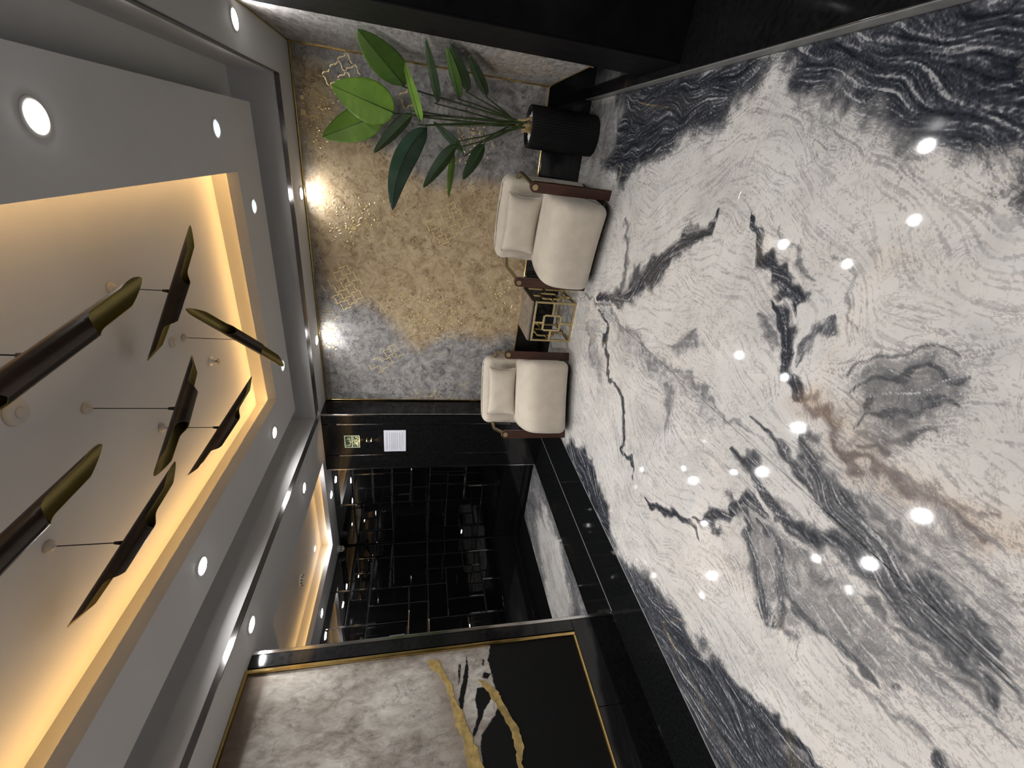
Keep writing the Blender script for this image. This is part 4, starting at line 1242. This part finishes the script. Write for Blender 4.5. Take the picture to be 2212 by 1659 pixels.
# ---------------------------------------------------------------- pendant lamps
def make_pendant(attach, p, q, label, zc_=Z3, cut=.36, spin=0.0):
    A_, P, Q = Vector(attach), Vector(p), Vector(q)
    t = tag(empty('pendant_lamp', (A_.x, A_.y, zc_)), label, 'pendant lamp', 'black tube pendants with gold lining')
    org = Vector((A_.x, A_.y, zc_))
    ax = (Q-P).normalized(); L = (Q-P).length; c = (P+Q)/2
    side = ax.cross(Vector((0, 0, 1))).normalized(); up = side.cross(ax).normalized()
    if spin:
        side, up = side*math.cos(spin)+up*math.sin(spin), up*math.cos(spin)-side*math.sin(spin)
    R = .034; ns, na = 96, 24
    rows = []
    def opening(s):           # half angle of the mouth cut out of the underside
        e = min(s, 1-s)
        if e >= cut: return 0.0
        f = (cut-e)/cut
        a = 92*(1-(1-min(1, f/.20))**2)**.5 if f < .20 else 92+10*(f-.2)/.8
        if e < .13: a = a+(179-a)*(1-(e/.13)**.62)
        return math.radians(min(a, 178))
    outer = []; inner = []
    for i in range(ns+1):
        s = .5-.5*math.cos(PI*i/ns)*.0-(.5-i/ns); s = i/ns
        o_ = opening(s)
        for j in range(na+1):
            th = -PI/2+o_+(2*PI-2*o_)*j/na
            d = side*math.cos(th)+up*math.sin(th)
            ctr = P+ax*(L*s)
            outer.append(ctr+d*R-org); inner.append(ctr+d*(R-.0025)-org)
    q_ = na+1
    fs = [(i*q_+j, i*q_+j+1, (i+1)*q_+j+1, (i+1)*q_+j) for i in range(ns) for j in range(na)]
    ob = MB().add(outer, fs, 0, True).build('tube', 'tube_out', t, fix=False)
    rim = MB().add(inner, [f[::-1] for f in fs], 0, True)
    k0 = len(inner)
    rim.add([outer[i*q_] for i in range(ns+1)]+[inner[i*q_] for i in range(ns+1)]+[outer[i*q_+na] for i in range(ns+1)]+[inner[i*q_+na] for i in range(ns+1)],
            [(i, i+1, ns+1+i+1, ns+1+i) for i in range(ns)]+[(2*(ns+1)+i, 3*(ns+1)+i, 3*(ns+1)+i+1, 2*(ns+1)+i+1) for i in range(ns)])
    rim.build('gold_lining', 'tube_in', ob, fix=False)
    # the point on the tube where the cable holds it
    s = (A_-P).dot(ax); hold = P+ax*s+up*R
    MB().tube([hold-org-up*.004, hold-org+Vector((0, 0, .026))], [.009, .006], 12).build('cable_clamp', 'cable', t)
    MB().tube([hold-org+Vector((0, 0, .02)), (hold.x-org.x, hold.y-org.y, -.03)], .0022, 6).build('cable', 'cable', t)
    MB().lathe([(.025, 0), (.026, -.006), (.022, -.014), (.009, -.017), (.005, -.028)], 28, (hold.x-org.x, hold.y-org.y, 0)).build('canopy', 'canopy', t)
    return t
def fix_len(p, A, L=.75):
    p, A = Vector(p), Vector(A); d = (A-p).normalized(); return tuple(p), tuple(p+d*L)
make_pendant((-.58, 1.144, 2.421), (-.466, 1.476, 2.315), (-.694, .812, 2.527), 'nearest and thickest black tube pendant, cut off by the photo edge', cut=.33)
make_pendant((-.76, 2.212, 2.632), (-.452, 2.226, 2.487), (-1.124, 2.193, 2.804), 'black tube pendant hanging farthest from the painting, toward the plant')
make_pendant((-1.187, 2.662, 2.573), (-.921, 2.47, 2.718), (-1.466, 2.885, 2.404), 'gold lined tube pendant whose tip overlaps the grey ring near the mural')
make_pendant((-1.161, 1.835, 2.512), (-1.072, 2.191, 2.593), (-1.245, 1.478, 2.467), 'black tube pendant on the longest cable in the middle of the group')
make_pendant((-1.57, 2.232, 2.581), (-1.251, 2.272, 2.38), (-1.879, 2.194, 2.793), 'dark tube pendant hanging nearest the tray corner by the black column')
make_pendant((-1.555, 1.404, 2.616), (-1.264, 1.555, 2.44), (-1.842, 1.259, 2.809), 'dark tube pendant against the glowing cove nearest the painting')
make_pendant((-1.028, .907, 2.523), (-1.005, 1.355, 2.503), (-1.051, .460, 2.544), 'black tube pendant with only one end in view, beside the thickest one')

# ---------------------------------------------------------------- small fittings
def ceiling_disc(x, y, z, r, h, name, label, cat):
    t = tag(empty(name, (x, y, z)), label, cat)
    MB().lathe([(r, 0), (r, -h*.4), (r*.86, -h*.8), (r*.5, -h), (r*.05, -h)], 32).build('housing', 'canopy', t)
    return t
d = ceiling_disc(-1.0, 1.545, Z3, .05, .018, 'smoke_detector', 'round white detector on the tray ceiling behind the nearest tube', 'smoke detector')
MB().lathe([(.022, -.018), (.020, -.023), (.004, -.024)], 20).build('sensor', 'canopy', d)
d = ceiling_disc(-1.171, 2.555, Z3, .032, .015, 'ceiling_speaker', 'small round white fitting half hidden behind a tube tip', 'speaker')
MB().lathe([(.020, -.015), (.018, -.018), (.004, -.018)], 20).build('grille', 'canopy', d)
sp = tag(empty('sprinkler', (-1.468, 2.919, Z3)), 'small white sprinkler head on the tray ceiling', 'sprinkler')
MB().lathe([(.036, 0), (.034, -.006), (.016, -.010), (.014, -.03)], 24).build('rosette', 'paint_white', sp)
MB().lathe([(.005, -.03), (.005, -.045), (.02, -.047), (.02, -.049)], 16).build('deflector', 'brass_dull', sp)
sd_ = tag(empty('smoke_detector', (-4.19, 3.2, Z1+.17)), 'white smoke detector on the corridor tray ceiling', 'smoke detector')
MB().lathe([(.058, 0), (.058, -.012), (.052, -.014), (.050, -.03), (.044, -.045), (.01, -.048)], 32).build('housing', 'paint_white', sd_)
for k in range(10):
    a = 2*PI*k/10
    MB().tube([(.048*math.cos(a), .048*math.sin(a), -.02), (.0505*math.cos(a), .0505*math.sin(a), -.036)], .006, 6).build('slot', 'detector', sd_)
sc_ = tag(empty('security_camera', (-4.86, 4.15, Z1)), 'white turret security camera in the corridor ceiling corner', 'camera')
MB().lathe([(.05, 0), (.05, -.02), (.036, -.03), (.02, -.034)], 28).build('mount', 'paint_white', sc_)
ball = MB()
dirc = (CAM-Vector((-4.86, 4.15, Z1-.05))).normalized()
nb = 20; pr = [(.04*math.sin(PI*k/nb), -.05+.04*math.cos(PI*k/nb)) for k in range(1, nb)]
ball.lathe(pr, 24); bo = ball.build('eyeball', 'paint_white', sc_)
cc = Vector((0, 0, -.05))
sdv = dirc.cross(Vector((0, 0, 1))).normalized()
for s in (-.014, .014):
    MB().tube([cc+dirc*.034+sdv*s, cc+dirc*.040+sdv*s], .009, 14).build('lens', 'foot', bo)

# notices on the black column
sg = tag(empty('floor_sign', (-3.022, YC, 2.225)), 'cream and dark green floor level sign reading G on the black column', 'sign')
bx('plate', -.084, .084, -.006, -.0015, -.082, .082, 'sign_cream', sg, .001)
bx('panel', -.074, .074, -.0075, -.0055, .006, .072, 'sign_green', sg)
bx('panel', -.074, .004, -.0075, -.0055, -.072, -.006, 'sign_green', sg)
bx('panel', .016, .074, -.0075, -.0055, -.072, -.006, 'sign_green', sg)
def text_mesh(s, size, x, y, z, name, mat, parent):
    cu = bpy.data.curves.new(name, 'FONT'); cu.body = s; cu.size = size; cu.align_x = 'CENTER'; cu.align_y = 'CENTER'; cu.extrude = .0006
    o = bpy.data.objects.new(name, cu); COL.objects.link(o)
    dg = bpy.context.evaluated_depsgraph_get()
    me = bpy.data.meshes.new_from_object(o.evaluated_get(dg))
    bpy.data.objects.remove(o)
    me.materials.clear(); me.materials.append(M[mat])
    ob = bpy.data.objects.new(name, me); COL.objects.link(ob); ob.parent = parent
    ob.location = (x, y, z); ob.rotation_euler = (PI/2, 0, 0)
    return ob
text_mesh('G', .075, .045, -.0082, -.039, 'letter', 'sign_cream', sg)
ar = MB()   # arabic word for floor, brushed as strokes
for pts in ([(.058, .022), (.03, .02), (.0, .02), (-.03, .021), (-.052, .026), (-.06, .042), (-.05, .05), (-.04, .038), (-.05, .026)],
            [(.05, .022), (.058, .034), (.048, .044), (.036, .036), (.034, .022)], [(.034, .022), (.034, .058)], [(.008, .02), (.008, .044)]):
    ar.tube([(x, -.008, z) for x, z in pts], .0036, 6)
for (x, z) in ((-.004, .010), (-.044, .06), (-.056, .06)): ar.tube([(x-.003, -.008, z), (x+.003, -.008, z)], .0042, 6)
ar.build('arabic_word', 'sign_cream', sg)
stp = MB()
for k in range(4): stp.box(-.068+k*.016, -.068+(k+1)*.016, -.0086, -.0078, -.064, -.054+k*.011)
stp.tube([(-.062, -.0082, -.03), (-.02, -.0082, -.012)], .0025, 6)
stp.build('stairs_symbol', 'sign_cream', sg)

nt_ = tag(empty('notice', (-3.019, YC, 1.757)), 'white printed notice sheet in a clear holder on the black column', 'notice')
bx('holder', -.158, .158, -.004, -.0012, -.135, .135, 'black', nt_, .001)
bx('sheet', -.150, .150, -.0065, -.004, -.122, .122, 'paper', nt_, .0005)
for k, (z, a, b) in enumerate(((.098, -.11, .11), (.084, -.12, .12), (.060, -.10, .12), (.038, -.13, .12), (.022, -.11, .12), (.006, -.125, .12), (-.010, -.11, .12), (-.028, -.12, .11), (-.050, -.10, .12), (-.066, -.13, .09), (-.086, -.07, .12))):
    bx('text_line', a, b, -.0070, -.0064, z-.0024, z+.0024, 'ink', nt_)
sc2 = tag(empty('wall_sconce', (-3.003, YC, 2.043)), 'tiny up and down wall light between sign and notice', 'wall light')
bx('body', -.016, .016, -.034, -.002, -.022, .022, 'foot', sc2, .003)
for s in (-1, 1):
    MB().lathe([(.011, 0), (.009, .003), (.002, .004)], 16, (0, -.018, s*.0225 if s > 0 else -.0265)).build('led', 'led_sconce', sc2)
    L = bpy.data.lights.new('sconce_beam', 'SPOT'); L.energy = 1.5; L.color = (1, .6, .28); L.spot_size = math.radians(70); L.spot_blend = .6; L.shadow_soft_size = .006
    o = bpy.data.objects.new('sconce_beam', L); COL.objects.link(o); o.parent = sc2; o.location = (0, -.018, s*.034)
    o.rotation_euler = (PI if s > 0 else 0, 0, 0)
